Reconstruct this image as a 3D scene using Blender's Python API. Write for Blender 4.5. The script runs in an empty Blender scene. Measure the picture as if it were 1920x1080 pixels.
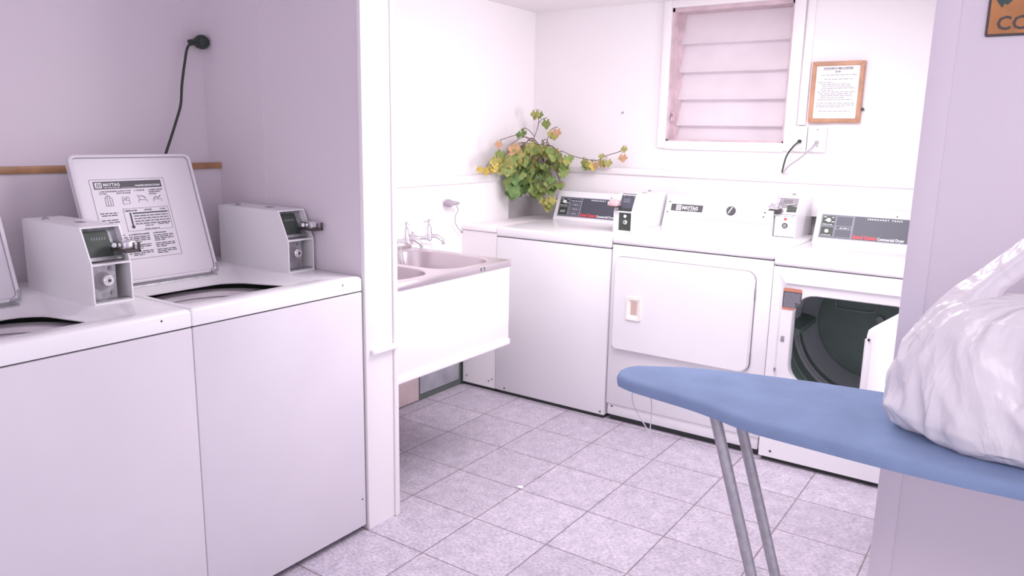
import bpy, bmesh, math, random
from mathutils import Vector, Matrix
random.seed(7)
S = bpy.context.scene
C = S.collection
R = math.radians

# ------------------------------------------------------------------ camera
CAMP = (-0.60052953, -0.19669425, 0.01907712, 1440.0)
CAMZ = 1.38
def cam_axes():
    ya, pi, ro, F = CAMP
    f = Vector((math.sin(ya)*math.cos(pi), math.cos(ya)*math.cos(pi), math.sin(pi)))
    r = Vector((math.cos(ya), -math.sin(ya), 0)); u = r.cross(f)
    return math.cos(ro)*r+math.sin(ro)*u, -math.sin(ro)*r+math.cos(ro)*u, f
RT, UP, FW = cam_axes()
cd = bpy.data.cameras.new('camera'); cam = bpy.data.objects.new('camera', cd); C.objects.link(cam)
cd.sensor_width = 36; cd.lens = CAMP[3]*36/1920; cd.clip_start = .05
cam.matrix_world = Matrix(((RT.x, UP.x, -FW.x, 0), (RT.y, UP.y, -FW.y, 0), (RT.z, UP.z, -FW.z, CAMZ), (0, 0, 0, 1)))
S.camera = cam
def ray(px, py): return FW*CAMP[3]+RT*(px-960)-UP*(py-540)
def at(ax, v, px, py):
    "point of the plane axis=v seen at a photo pixel"
    d = ray(px, py); o = Vector((0, 0, CAMZ)); return o+d*((v-o[ax])/d[ax])

# ------------------------------------------------------------------ world, light, exposure
W = bpy.data.worlds.new('world'); S.world = W; W.use_nodes = True
bg = W.node_tree.nodes['Background']; bg.inputs[0].default_value = (.93, .86, 1.0, 1); bg.inputs[1].default_value = 1.0
S.view_settings.view_transform = 'Standard'; S.view_settings.look = 'None'
S.view_settings.gamma = 1; S.view_settings.use_curve_mapping = False
S.view_settings.exposure = 0.35
def area(name, loc, target, sx, sy, power, col):
    l = bpy.data.lights.new(name, 'AREA'); l.shape = 'RECTANGLE'; l.size = sx; l.size_y = sy; l.energy = power; l.color = col
    o = bpy.data.objects.new(name, l); C.objects.link(o); o.location = loc
    o.rotation_euler = (Vector(target)-Vector(loc)).to_track_quat('-Z', 'Y').to_euler(); return o
area('back_room_fill', (-1.1, 2.55, 2.06), (-1.3, 2.7, 0), 1.2, 1.0, 34, (1, .93, .98))  # unseen lamp added to brighten the back room; no skylight is modelled
area('side_fill', (.62, 3.05, 1.15), (-2.6, 3.25, 1.15), .7, 1.6, 6, (1, .94, .99)).data.spread = R(84)  # unseen side lamp added to brighten the sink apron, post and left wall
area('front_fill', (.2, .2, 2.07), (.08, .6, 0), 1.2, 1.0, 18, (1, .93, 1))  # unseen lamp added overhead to brighten the board, bag and floor

# ------------------------------------------------------------------ materials
def mat(name, col, rough=.5, metal=0, spec=.5, noise=None, bump=None, coat=0, emit=None, trans=0, alpha=1):
    m = bpy.data.materials.new(name); m.use_nodes = True; nt = m.node_tree; b = nt.nodes['Principled BSDF']
    b.inputs['Base Color'].default_value = (*col, 1); b.inputs['Roughness'].default_value = rough
    b.inputs['Metallic'].default_value = metal; b.inputs['Specular IOR Level'].default_value = spec
    b.inputs['Coat Weight'].default_value = coat; b.inputs['Transmission Weight'].default_value = trans; b.inputs['Alpha'].default_value = alpha
    tc = nt.nodes.new('ShaderNodeTexCoord')
    if noise:
        sc, amt = noise[:2]
        n = nt.nodes.new('ShaderNodeTexNoise'); n.inputs['Scale'].default_value = sc; n.inputs['Detail'].default_value = 6
        nt.links.new(tc.outputs['Object'], n.inputs['Vector'])
        r = nt.nodes.new('ShaderNodeValToRGB'); nt.links.new(n.outputs['Fac'], r.inputs[0])
        c2 = noise[2] if len(noise) > 2 else [max(0, c*(1-amt)) for c in col]
        r.color_ramp.elements[0].position = .35; r.color_ramp.elements[1].position = .65
        r.color_ramp.elements[0].color = (*c2, 1); r.color_ramp.elements[1].color = (*[min(1, c*(1+amt*.4)) for c in col], 1)
        nt.links.new(r.outputs[0], b.inputs['Base Color'])
    if bump:
        sc, st = bump
        n = nt.nodes.new('ShaderNodeTexNoise'); n.inputs['Scale'].default_value = sc; n.inputs['Detail'].default_value = 4
        nt.links.new(tc.outputs['Object'], n.inputs['Vector'])
        bp = nt.nodes.new('ShaderNodeBump'); bp.inputs['Strength'].default_value = st; bp.inputs['Distance'].default_value = .003
        nt.links.new(n.outputs['Fac'], bp.inputs['Height']); nt.links.new(bp.outputs[0], b.inputs['Normal'])
    if emit:
        b.inputs['Emission Color'].default_value = (*emit[0], 1); b.inputs['Emission Strength'].default_value = emit[1]
    return m
M = {}
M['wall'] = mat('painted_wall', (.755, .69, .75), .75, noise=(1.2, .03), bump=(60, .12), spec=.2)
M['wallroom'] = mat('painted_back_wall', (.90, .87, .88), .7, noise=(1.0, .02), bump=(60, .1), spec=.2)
M['trim'] = mat('gloss_trim_paint', (.90, .87, .88), .4, bump=(25, .06))
M['enamel'] = mat('white_enamel', (.83, .82, .84), .28, noise=(3, .02), bump=(220, .03), coat=.1)
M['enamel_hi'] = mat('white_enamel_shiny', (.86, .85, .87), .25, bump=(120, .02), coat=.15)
M['enamel_w'] = mat('dimmed_white_enamel', (.715, .68, .73), .32, noise=(3, .03), bump=(220, .03))  # enamel copy darkened to give the washers their dimmer light
M['plastic'] = mat('white_plastic', (.86, .84, .85), .35)
M['cream'] = mat('cream_plastic', (.88, .82, .76), .35)
M['gap'] = mat('dark_gap', (.045, .05, .05), .8)
M['seam'] = mat('grey_seam', (.30, .27, .30), .7)
M['dark'] = mat('dark_green_black', (.045, .062, .048), .5, noise=(40, .2))
M['drum'] = mat('dark_drum_interior', (.26, .34, .31), .55, noise=(6, .15))
M['drumrib'] = mat('drum_ring_grey', (.50, .53, .57), .45)
M['tub'] = mat('speckled_tub_plastic', (.86, .80, .85), .4, noise=(90, .04))
M['panel'] = mat('charcoal_panel', (.075, .08, .105), .45)
M['panelline'] = mat('panel_line_silver', (.42, .42, .48), .4)
M['red'] = mat('red_lettering', (.75, .08, .10), .5)
M['white'] = mat('white_lettering', (.88, .88, .9), .5)
M['ink'] = mat('dark_ink', (.06, .07, .07), .6)
M['steel'] = mat('brushed_steel', (.60, .54, .57), .3, metal=.75, bump=(90, .04))
M['galv'] = mat('galvanised_plate', (.42, .42, .44), .4, metal=.6, noise=(60, .25))
M['chrome'] = mat('chrome', (.78, .77, .79), .15, metal=.9)
M['leg'] = mat('grey_leg_tube', (.42, .41, .44), .34, metal=.5, noise=(70, .12))
M['brass'] = mat('lock_metal', (.72, .71, .72), .25, metal=.8)
M['blue'] = mat('blue_cover_fabric', (.215, .29, .455), .85, noise=(9, .10), bump=(500, .35), spec=.15)
M['wood'] = mat('varnished_pine', (.46, .25, .125), .4, noise=(12, .25))
M['frame'] = mat('orange_pine_frame', (.52, .28, .165), .4, noise=(14, .18))
M['paper'] = mat('notice_paper', (.88, .86, .88), .6)
M['sign'] = mat('orange_sign_metal', (.50, .20, .055), .45, noise=(18, .18))
M['signdark'] = mat('sign_dark_paint', (.07, .055, .055), .5)
M['tealdark'] = mat('sign_dark_teal', (.03, .07, .065), .5)
M['cordblack'] = mat('black_rubber', (.028, .042, .032), .5)
M['cordwhite'] = mat('white_cord', (.70, .66, .70), .5)
M['cordgrey'] = mat('grey_cord', (.42, .38, .42), .5)
M['stem'] = mat('plant_stem', (.18, .11, .09), .6)
M['pink'] = mat('pink_plastic', (.70, .48, .50), .4)
M['wtile'] = mat('pink_marbled_wall_tile', (.62, .50, .50), .35, noise=(7, .12))
M['gtile'] = mat('grey_marbled_wall_tile', (.42, .42, .47), .35, noise=(7, .22))
M['grout'] = mat('dark_grout', (.10, .12, .11), .8)
M['soil'] = mat('soil', (.09, .06, .05), .9)
M['warnor'] = mat('orange_warning_ink', (.55, .22, .14), .5)
M['labelgrey'] = mat('label_dark_grey', (.09, .09, .10), .5)
M['clothes'] = mat('folded_white_cloth', (.90, .86, .89), .8, bump=(14, .5))

def leaf_mat(name, a, b_):
    m = mat(name, a, .55, noise=(26, .2, b_), spec=.3); return m
M['leafg'] = leaf_mat('green_leaf', (.27, .34, .105), (.17, .25, .07))
M['leafd'] = leaf_mat('deep_green_leaf', (.17, .28, .09), (.11, .19, .06))
M['leafo'] = leaf_mat('olive_leaf', (.40, .37, .12), (.27, .28, .08))
M['leafy'] = leaf_mat('yellow_leaf', (.62, .50, .13), (.50, .38, .08))
M['leafr'] = leaf_mat('reddish_leaf', (.55, .30, .20), (.42, .30, .14))

def floor_mat():
    m = bpy.data.materials.new('mottled_floor_tile'); m.use_nodes = True; nt = m.node_tree; b = nt.nodes['Principled BSDF']; L = nt.links
    tc = nt.nodes.new('ShaderNodeTexCoord')
    mp = nt.nodes.new('ShaderNodeMapping'); mp.inputs['Location'].default_value = (.647, -1.78, 0); L.new(tc.outputs['Object'], mp.inputs['Vector'])
    br = nt.nodes.new('ShaderNodeTexBrick'); br.offset = 0; br.squash = 1
    br.inputs['Scale'].default_value = 1; br.inputs['Brick Width'].default_value = .3055; br.inputs['Row Height'].default_value = .2932
    br.inputs['Mortar Size'].default_value = .0032; br.inputs['Mortar Smooth'].default_value = .35; br.inputs['Bias'].default_value = 0
    br.inputs['Color1'].default_value = (.60, .56, .62, 1); br.inputs['Color2'].default_value = (.67, .63, .69, 1); br.inputs['Mortar'].default_value = (.33, .28, .30, 1)
    L.new(mp.outputs[0], br.inputs['Vector'])
    n = nt.nodes.new('ShaderNodeTexNoise'); n.inputs['Scale'].default_value = 17; n.inputs['Detail'].default_value = 10; n.inputs['Roughness'].default_value = .75
    L.new(tc.outputs['Object'], n.inputs['Vector'])
    r = nt.nodes.new('ShaderNodeValToRGB'); r.color_ramp.elements[0].position = .33; r.color_ramp.elements[1].position = .66
    r.color_ramp.elements[0].color = (.66, .66, .70, 1); r.color_ramp.elements[1].color = (1.0, .97, 1.0, 1); L.new(n.outputs['Fac'], r.inputs[0])
    n2 = nt.nodes.new('ShaderNodeTexNoise'); n2.inputs['Scale'].default_value = 130; n2.inputs['Detail'].default_value = 5
    mp2 = nt.nodes.new('ShaderNodeMapping'); mp2.inputs['Scale'].default_value = (.55, 1.3, 1); L.new(tc.outputs['Object'], mp2.inputs['Vector'])
    L.new(mp2.outputs[0], n2.inputs['Vector'])
    r2 = nt.nodes.new('ShaderNodeValToRGB'); r2.color_ramp.elements[0].position = .36; r2.color_ramp.elements[1].position = .6
    r2.color_ramp.elements[0].color = (.70, .69, .73, 1); r2.color_ramp.elements[1].color = (1.06, 1.05, 1.06, 1); L.new(n2.outputs['Fac'], r2.inputs[0])
    mx = nt.nodes.new('ShaderNodeMix'); mx.data_type = 'RGBA'; mx.blend_type = 'MULTIPLY'; mx.inputs[0].default_value = 1
    L.new(br.outputs['Color'], mx.inputs[6]); L.new(r.outputs[0], mx.inputs[7])
    mx2 = nt.nodes.new('ShaderNodeMix'); mx2.data_type = 'RGBA'; mx2.blend_type = 'MULTIPLY'; mx2.inputs[0].default_value = 1
    L.new(mx.outputs[2], mx2.inputs[6]); L.new(r2.outputs[0], mx2.inputs[7]); L.new(mx2.outputs[2], b.inputs['Base Color'])
    b.inputs['Roughness'].default_value = .42
    ad = nt.nodes.new('ShaderNodeMath'); ad.operation = 'MULTIPLY_ADD'; ad.inputs[1].default_value = -1.6
    L.new(br.outputs['Fac'], ad.inputs[0]); L.new(n2.outputs['Fac'], ad.inputs[2])
    bp = nt.nodes.new('ShaderNodeBump'); bp.inputs['Strength'].default_value = .45; bp.inputs['Distance'].default_value = .002
    L.new(ad.outputs[0], bp.inputs['Height']); L.new(bp.outputs[0], b.inputs['Normal'])
    return m
M['floor'] = floor_mat()
def bag_mat():
    m = bpy.data.materials.new('thin_white_plastic_film'); m.use_nodes = True; nt = m.node_tree; L = nt.links; b = nt.nodes['Principled BSDF']; o = nt.nodes['Material Output']
    b.inputs['Base Color'].default_value = (.93, .90, .93, 1); b.inputs['Roughness'].default_value = .26; b.inputs['Specular IOR Level'].default_value = .6
    tl = nt.nodes.new('ShaderNodeBsdfTranslucent'); tl.inputs[0].default_value = (.95, .90, .94, 1)
    tr = nt.nodes.new('ShaderNodeBsdfTransparent')
    a = nt.nodes.new('ShaderNodeMixShader'); a.inputs[0].default_value = .22; L.new(b.outputs[0], a.inputs[1]); L.new(tl.outputs[0], a.inputs[2])
    c = nt.nodes.new('ShaderNodeMixShader'); c.inputs[0].default_value = .13; L.new(a.outputs[0], c.inputs[1]); L.new(tr.outputs[0], c.inputs[2])
    L.new(c.outputs[0], o.inputs[0])
    tc = nt.nodes.new('ShaderNodeTexCoord'); n = nt.nodes.new('ShaderNodeTexNoise'); n.inputs['Scale'].default_value = 6; n.inputs['Detail'].default_value = 2; n.inputs['Distortion'].default_value = 1.5
    L.new(tc.outputs['Object'], n.inputs['Vector']); bp = nt.nodes.new('ShaderNodeBump'); bp.inputs['Strength'].default_value = .8; bp.inputs['Distance'].default_value = .012
    mp = nt.nodes.new('ShaderNodeMapping'); mp.inputs['Rotation'].default_value = (0, .6, .3); mp.inputs['Scale'].default_value = (1.0, 1.0, .45); L.new(tc.outputs['Object'], mp.inputs['Vector'])
    n3 = nt.nodes.new('ShaderNodeTexNoise'); n3.inputs['Scale'].default_value = 11; n3.inputs['Detail'].default_value = 3; n3.inputs['Distortion'].default_value = .8; L.new(mp.outputs[0], n3.inputs['Vector'])
    s1 = nt.nodes.new('ShaderNodeMath'); s1.operation = 'SUBTRACT'; s1.inputs[1].default_value = .5; L.new(n3.outputs['Fac'], s1.inputs[0])
    s2 = nt.nodes.new('ShaderNodeMath'); s2.operation = 'ABSOLUTE'; L.new(s1.outputs[0], s2.inputs[0])
    s3 = nt.nodes.new('ShaderNodeMath'); s3.operation = 'MULTIPLY_ADD'; s3.inputs[1].default_value = -2.2; L.new(s2.outputs[0], s3.inputs[0]); L.new(n.outputs['Fac'], s3.inputs[2])
    L.new(s3.outputs[0], bp.inputs['Height'])
    for s in (b, tl): L.new(bp.outputs[0], s.inputs['Normal'])
    return m
M['bag'] = bag_mat()
M['glass'] = mat('frosted_louvre_glass', (.93, .86, .89), .5, trans=.35, noise=(5, .05), bump=(30, .2))

# ------------------------------------------------------------------ mesh helpers
class MB:
    def __init__(s): s.bm = bmesh.new(); s.mats = []; s.cur = 0
    def use(s, m):
        m = M[m] if isinstance(m, str) else m
        if m not in s.mats: s.mats.append(m)
        s.cur = s.mats.index(m); return s
    def _tag(s, n0):
        s.bm.faces.ensure_lookup_table()
        for f in s.bm.faces[n0:]: f.material_index = s.cur
    def box(s, x0, x1, y0, y1, z0, z1, bev=0, seg=2):
        n0 = len(s.bm.faces)
        t = bmesh.new(); bmesh.ops.create_cube(t, size=1)
        for v in t.verts: v.co = Vector(((x0+x1)/2+v.co.x*(x1-x0), (y0+y1)/2+v.co.y*(y1-y0), (z0+z1)/2+v.co.z*(z1-z0)))
        if bev: bmesh.ops.bevel(t, geom=t.edges[:], offset=bev, segments=seg, affect='EDGES', profile=.5)
        s._merge(t); s._tag(n0); return s
    def _merge(s, t, mtx=None):
        mp = {}
        for v in t.verts: mp[v] = s.bm.verts.new(mtx @ v.co if mtx else v.co)
        for f in t.faces:
            try: s.bm.faces.new([mp[v] for v in f.verts])
            except ValueError: pass
        t.free()
    def prism(s, pts, o, ex, ey, depth, bev=0, seg=2):
        "polygon pts (2d) in the plane o+ex*a+ey*b, extruded by depth along ex x ey"
        n0 = len(s.bm.faces); o = Vector(o); ex = Vector(ex); ey = Vector(ey); n = ex.cross(ey).normalized()
        t = bmesh.new(); a = [t.verts.new(o+ex*p[0]+ey*p[1]) for p in pts]; b = [t.verts.new(v.co+n*depth) for v in a]
        t.faces.new(a); top = t.faces.new(b)
        for i in range(len(pts)): t.faces.new((a[i], a[(i+1) % len(a)], b[(i+1) % len(a)], b[i]))
        bmesh.ops.recalc_face_normals(t, faces=t.faces[:])
        if bev: bmesh.ops.bevel(t, geom=[e for e in top.edges], offset=bev, segments=seg, affect='EDGES')
        s._merge(t); s._tag(n0); return s
    def loops(s, loops, close=True, cap0=False, cap1=False):
        n0 = len(s.bm.faces); vs = [[s.bm.verts.new(p) for p in l] for l in loops]
        for a, b in zip(vs, vs[1:]):
            k = len(a)
            for i in range(k if close else k-1): s.bm.faces.new((a[i], a[(i+1) % k], b[(i+1) % k], b[i]))
        if cap0: s.bm.faces.new(vs[0])
        if cap1: s.bm.faces.new(vs[-1])
        s._tag(n0); return s
    def tube(s, pts, r, seg=10, cap=True):
        pts = [Vector(p) for p in pts]; ls = []; up = None
        for i, p in enumerate(pts):
            d = (pts[min(i+1, len(pts)-1)]-pts[max(i-1, 0)]).normalized()
            if up is None: up = d.orthogonal().normalized()
            up = (up-d*up.dot(d)).normalized(); sd = d.cross(up); rr = r[i] if isinstance(r, (list, tuple)) else r
            ls.append([p+(up*math.cos(t)+sd*math.sin(t))*rr for t in [2*math.pi*k/seg for k in range(seg)]])
        return s.loops(ls, cap0=cap, cap1=cap)
    def lathe(s, prof, o, axis=(0, 0, 1), seg=32, cap0=False, cap1=False):
        ax = Vector(axis).normalized(); u = ax.orthogonal().normalized(); w = ax.cross(u); o = Vector(o)
        return s.loops([[o+ax*h+(u*math.cos(t)+w*math.sin(t))*r for t in [2*math.pi*k/seg for k in range(seg)]] for r, h in prof], cap0=cap0, cap1=cap1)
    def build(s, name, m=None, parent=None, sharp=32, label=None, xf=None):
        bm = s.bm; bmesh.ops.recalc_face_normals(bm, faces=bm.faces[:])
        if xf: bmesh.ops.transform(bm, matrix=xf, verts=bm.verts[:])
        for e in bm.edges:
            if len(e.link_faces) == 2 and e.calc_face_angle(0) > R(sharp): e.smooth = False
        for f in bm.faces: f.smooth = True
        me = bpy.data.meshes.new(name); bm.to_mesh(me); bm.free()
        if s.mats:
            for q in s.mats: me.materials.append(q)
        if m: me.materials.append(M[m] if isinstance(m, str) else m)
        o = bpy.data.objects.new(name, me); C.objects.link(o)
        if parent: o.parent = parent; o.matrix_parent_inverse = world_inv(parent)
        if label: o['label'] = label
        return o
def world_inv(o):
    m = Matrix.Identity(4)
    chain = []
    while o: chain.append(o); o = o.parent
    for c in reversed(chain): m = m @ c.matrix_parent_inverse @ c.matrix_basis if c.parent else m @ c.matrix_basis
    return m.inverted()
def spline(pts, n=8):
    P = [Vector(p) for p in pts]; P = [P[0]*2-P[1]]+P+[P[-1]*2-P[-2]]; out = []
    for i in range(1, len(P)-2):
        for k in range(n):
            t = k/n; a, b, c, d = P[i-1:i+3]
            out.append(.5*((2*b)+(c-a)*t+(2*a-5*b+4*c-d)*t*t+(3*b-a-3*c+d)*t**3))
    return out+[P[-2]]
def rrect(x0, x1, y0, y1, r, n=6, z=None):
    out = []
    for cx, cy, a0 in ((x1-r, y1-r, 0), (x0+r, y1-r, 90), (x0+r, y0+r, 180), (x1-r, y0+r, 270)):
        for k in range(n+1):
            a = R(a0+90*k/n); p = (cx+r*math.cos(a), cy+r*math.sin(a)); out.append(p if z is None else Vector((*p, z)))
    return out
def thing(name, label, cat, loc=(0, 0, 0), group=None, rz=0):
    o = bpy.data.objects.new(name, None); C.objects.link(o); o.location = loc; o.rotation_euler = (0, 0, rz); o.empty_display_size = .1
    o['label'] = label; o['category'] = cat
    if group: o['group'] = group
    return o
def tag(o, label, cat, group=None):
    o['label'] = label; o['category'] = cat
    if group: o['group'] = group
    return o
def struct(mb, name, m=None):
    o = mb.build(name, m); o['kind'] = 'structure'; return o
def text(mb, s, size, o, ex, ey, thick=.0004, bold=0, align='LEFT', width=None, shear=0):
    "adds lettering (as thin solid shapes) to a mesh builder; o = baseline start"
    cu = bpy.data.curves.new('t', 'FONT'); cu.body = s; cu.size = size; cu.extrude = thick; cu.offset = bold; cu.align_x = align; cu.resolution_u = 2; cu.shear = shear
    ob = bpy.data.objects.new('t', cu); C.objects.link(ob); bpy.context.view_layer.update()
    me = bpy.data.meshes.new_from_object(ob.evaluated_get(bpy.context.evaluated_depsgraph_get()))
    sx = 1
    if width:
        w = max(v.co.x for v in me.vertices)-min(v.co.x for v in me.vertices); sx = width/w
    ex = Vector(ex).normalized(); ey = Vector(ey).normalized(); n = ex.cross(ey); o = Vector(o)
    n0 = len(mb.bm.faces); vs = [mb.bm.verts.new(o+ex*v.co.x*sx+ey*v.co.y+n*(v.co.z+thick)) for v in me.vertices]
    for p in me.polygons:
        try: mb.bm.faces.new([vs[i] for i in p.vertices])
        except ValueError: pass
    mb._tag(n0); bpy.data.objects.remove(ob); bpy.data.curves.remove(cu); bpy.data.meshes.remove(me)
def bars(mb, o, ex, ey, w, h, rng, t=.0004):
    "one line of print too small to read, as word-length strokes"
    ex = Vector(ex).normalized(); ey = Vector(ey).normalized(); x = 0; o = Vector(o)
    while x < w:
        l = min(rng.uniform(1.6, 5)*h, w-x)
        if l > h*.5: mb.prism([(0, 0), (l, 0), (l, h*.62), (0, h*.62)], o+ex*x, ex, ey, t)
        x += l+h*.7
X, Y, Z = Vector((1, 0, 0)), Vector((0, 1, 0)), Vector((0, 0, 1))

# ------------------------------------------------------------------ room shell
XL, XU = -2.57, -2.64          # left dado face, upper left wall face
PY0, PY1 = 1.788, 1.93         # dividing wall
YB, YD = 4.05, 3.98            # upper back wall, back dado face
CEIL = 2.10
b = MB(); b.box(-2.8, 1.7, -1.6, 4.2, -.05, 0); struct(b, 'floor', 'floor')
b = MB(); b.box(-2.8, 1.7, -1.6, 4.2, CEIL, CEIL+.05); struct(b, 'ceiling', 'wallroom')
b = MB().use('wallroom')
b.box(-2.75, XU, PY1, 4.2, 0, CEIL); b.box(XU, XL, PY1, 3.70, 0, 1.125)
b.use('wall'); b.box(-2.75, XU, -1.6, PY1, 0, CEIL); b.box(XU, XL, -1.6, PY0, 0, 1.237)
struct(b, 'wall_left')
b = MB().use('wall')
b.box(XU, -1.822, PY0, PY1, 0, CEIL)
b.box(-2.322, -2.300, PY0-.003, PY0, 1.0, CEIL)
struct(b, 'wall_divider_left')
# end post trim of the dividing wall
b = MB().use('trim'); b.box(-1.83, -1.812, PY0-.004, 1.912, 0, CEIL, .002); b.box(-1.83, -1.806, 1.914, 1.935, 0, CEIL, .003)
struct(b, 'trim_1')
b = MB().use('trim'); b.box(-1.812, -1.795, 1.802, 1.926, .637, .658, .006, 3); struct(b, 'trim_2')
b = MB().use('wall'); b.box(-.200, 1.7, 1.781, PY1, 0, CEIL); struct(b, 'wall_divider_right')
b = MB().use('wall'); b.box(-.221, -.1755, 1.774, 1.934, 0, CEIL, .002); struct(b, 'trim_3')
# ledge with raw wood nosing behind the washers
b = MB().use('trim'); b.box(XU, XL-.004, -1.6, PY0, 1.237, 1.256); b.use('wood'); b.box(XL-.004, XL+.012, -1.6, PY0-.001, 1.236, 1.259, .003)
struct(b, 'trim_4')
b = MB().use('trim'); b.box(XU, XL+.012, PY1, 3.71, 1.12, 1.16, .004); struct(b, 'trim_5')
# back wall with window hole, back dado, ledge
wx0, wx1, wz0, wz1 = -1.76, -1.118, 1.365, 2.062
b = MB().use('wallroom')
b.box(-2.75, wx0, YB, YB+.12, 0, CEIL); b.box(wx1, 1.7, YB, YB+.12, 0, CEIL); b.box(wx0, wx1, YB, YB+.12, 0, wz0); b.box(wx0, wx1, YB, YB+.12, wz1, CEIL)
struct(b, 'wall_back')
b = MB().use('wallroom'); b.box(XU, .9, YD, YB, 1.012, 1.175); struct(b, 'trim_10')
b = MB().use('trim'); b.box(XU, .9, YD-.014, YB, 1.172, 1.207, .005); struct(b, 'trim_6')
b = MB().use('wallroom'); b.box(.9, 1.0, PY1, YB, 0, .25); b.box(.9, 1.0, PY1, 2.5, .25, CEIL); b.box(.9, 1.0, 3.6, YB, 0, CEIL); b.box(.9, 1.0, 2.5, 3.6, 2.02, CEIL); struct(b, 'wall_right')
# wall tiles low on the left wall below the sink
b = MB().use('grout'); b.box(XL, XL+.004, 2.35, 3.258, 0, .32)
b.use('wtile'); b.box(XL+.002, XL+.009, 2.55, 2.895, .006, .30, .002)
b.use('gtile'); b.box(XL+.002, XL+.009, 2.905, 3.232, .035, .30, .002)
struct(b, 'trim_7')
# boxed-in corner beside the appliance
b = MB().use('wallroom'); b.box(XL, -2.336, 3.262, YB, .018, .872); b.use('trim'); b.box(XL, -2.336, 3.256, YB, .874, .898, .004)
b.use('gap'); b.box(XL, -2.34, 3.27, 3.9, 0, .018); b.box(XL+.004, XL+.014, 3.254, 3.262, 0, .42)
for px, py in ((875, 703), (883, 666), (882, 672), (916, 714), (922, 711)):
    p = at(1, 3.26, px, py); b.lathe([(.004, 0), (.002, -.003)], p, (0, 1, 0), 8, cap1=True)
struct(b, 'trim_8')
# pipe chase behind the sink that the taps rise from
b = MB().use('wallroom'); b.box(XL+.001, -2.385, PY1, 2.88, .66, .862, .003); struct(b, 'trim_9')

# ------------------------------------------------------------------ louvre window
b = MB().use('trim')
b.box(wx0-.045, wx0, YB-.018, YB, wz0-.04, CEIL, .003); b.box(wx1, wx1+.055, YB-.018, YB, wz0-.04, CEIL, .003)
b.box(wx0, wx1, YB-.018, YB, wz0-.045, wz0, .003); b.box(wx0, wx1, YB-.018, YB, wz1, CEIL, .003)
b.box(wx1+.063, wx1+.10, YB-.012, YB, wz0+.09, CEIL, .003)
win = struct(b, 'window_1')
b = MB().use(mat('weathered_reveal_paint', (.66, .52, .56), .6, noise=(14, .16)))
b.box(wx0, wx0+.012, YB, YB+.125, wz0, wz1); b.box(wx1-.012, wx1, YB, YB+.125, wz0, wz1); b.box(wx0, wx1, YB, YB+.125, wz0-.002, wz0+.008); b.box(wx0, wx1, YB, YB+.125, wz1-.02, wz1)
b.box(wx0+.012, wx0+.035, YB+.07, YB+.12, wz0, wz1); b.box(wx1-.030, wx1-.012, YB+.07, YB+.12, wz0, wz1)
b.build('window_reveal', None, win)
nb = 5
zs = [2.05, 1.893, 1.745, 1.600, 1.461, 1.375]
for i in range(nb):
    zt, zb = zs[i], zs[i+1]
    b = MB(); b.prism([(-.008, zb-.012), (0, zb-.014), (.055, zt), (.049, zt+.002)], (wx0+.03, YB+.068, 0), Y, Z, wx1-wx0-.06)
    b.build('louvre_blade', 'glass', win)
b = MB().use('pink'); c = at(1, YB+.02, 1259, 221)
b.box(wx0+.012, wx0+.024, YB+.02, YB+.05, c.z-.02, c.z+.03, .003); b.use('galv'); b.tube([(wx0+.02, YB+.02, c.z+.02), (wx0+.03, YB-.005, c.z), (wx0+.028, YB-.01, c.z-.02)], .005, 8)
b.build('louvre_handle', None, win)

# ------------------------------------------------------------------ small wall fittings
def outlet(name, label, o, ex, ey, w, h, marks, m='plastic'):
    t = thing(name, label, 'power outlet', o); n = Vector(ex).cross(Vector(ey))
    b = MB(); b.prism(rrect(0, w, 0, h, .005), o, ex, ey, .009, .002); b.build('face_plate', m, t)
    for (a, c_, r) in marks:
        b = MB(); b.lathe([(r, 0), (r, .0006)], Vector(o)+Vector(ex)*a+Vector(ey)*c_+n*.009, n, 10, cap0=True, cap1=True); b.build('screw' if r < .004 else 'socket_hole', 'ink', t)
    return t
# on the divider wall / corner behind the washers
outlet('power_outlet', 'tall white double power outlet in alcove corner with black plug', (XU+.001, 1.775, 1.632), -Y, Z, .072, .117, [(.035, .012, .002)], 'wall')
outlet('blank_plate', 'blank white plate with two dark screws below the alcove outlet', (XU+.001, 1.783, 1.468), -Y, Z, .068, .115, [(.03, .097, .004), (.025, .018, .004)], 'wall')['category'] = 'wall plate'
outlet('power_outlet', 'white wall outlet above the sink with a small white plug', (XL+.001, 3.145, .968), -Y, Z, .078, .114, [(.05, .017, .0025), (.05, .097, .0025)])
outlet('power_outlet', 'left outlet of the pair under the framed notice, with black flex', (-1.07, YB-.012, 1.325), X, Z, .066, .125, [(.045, .014, .002)])
outlet('power_outlet', 'right outlet of the pair under the framed notice, with grey flex', (-1.0, YB-.012, 1.325), X, Z, .088, .125, [(.045, .108, .003), (.05, .028, .003)])
# black plug and cord
t = thing('electric_cable', 'black power cord with round plug hanging behind the raised washer lid', 'electric cable', (XU+.03, 1.74, 1.66))
pc = at(0, XU+.035, 377, 79)
b = MB(); b.lathe([(.012, -.022), (.022, -.016), (.026, 0), (.026, .010), (.020, .022), (.012, .026)], pc, (1, 0, 0), 16, cap0=True, cap1=True)
b.tube([pc, pc+Vector((.012, -.03, -.002)), pc+Vector((.02, -.062, -.006))], [.014, .011, .008], 10); b.build('plug', 'cordblack', t)
pts = [at(0, XU+.055, *q) for q in ((364, 82), (352, 88), (346, 120), (341, 160), (339, 195), (331, 225), (320, 260), (311, 288), (303, 320))]
b = MB(); b.tube(spline(pts, 6), .0048, 8); b.build('flex', 'cordblack', t)
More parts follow.
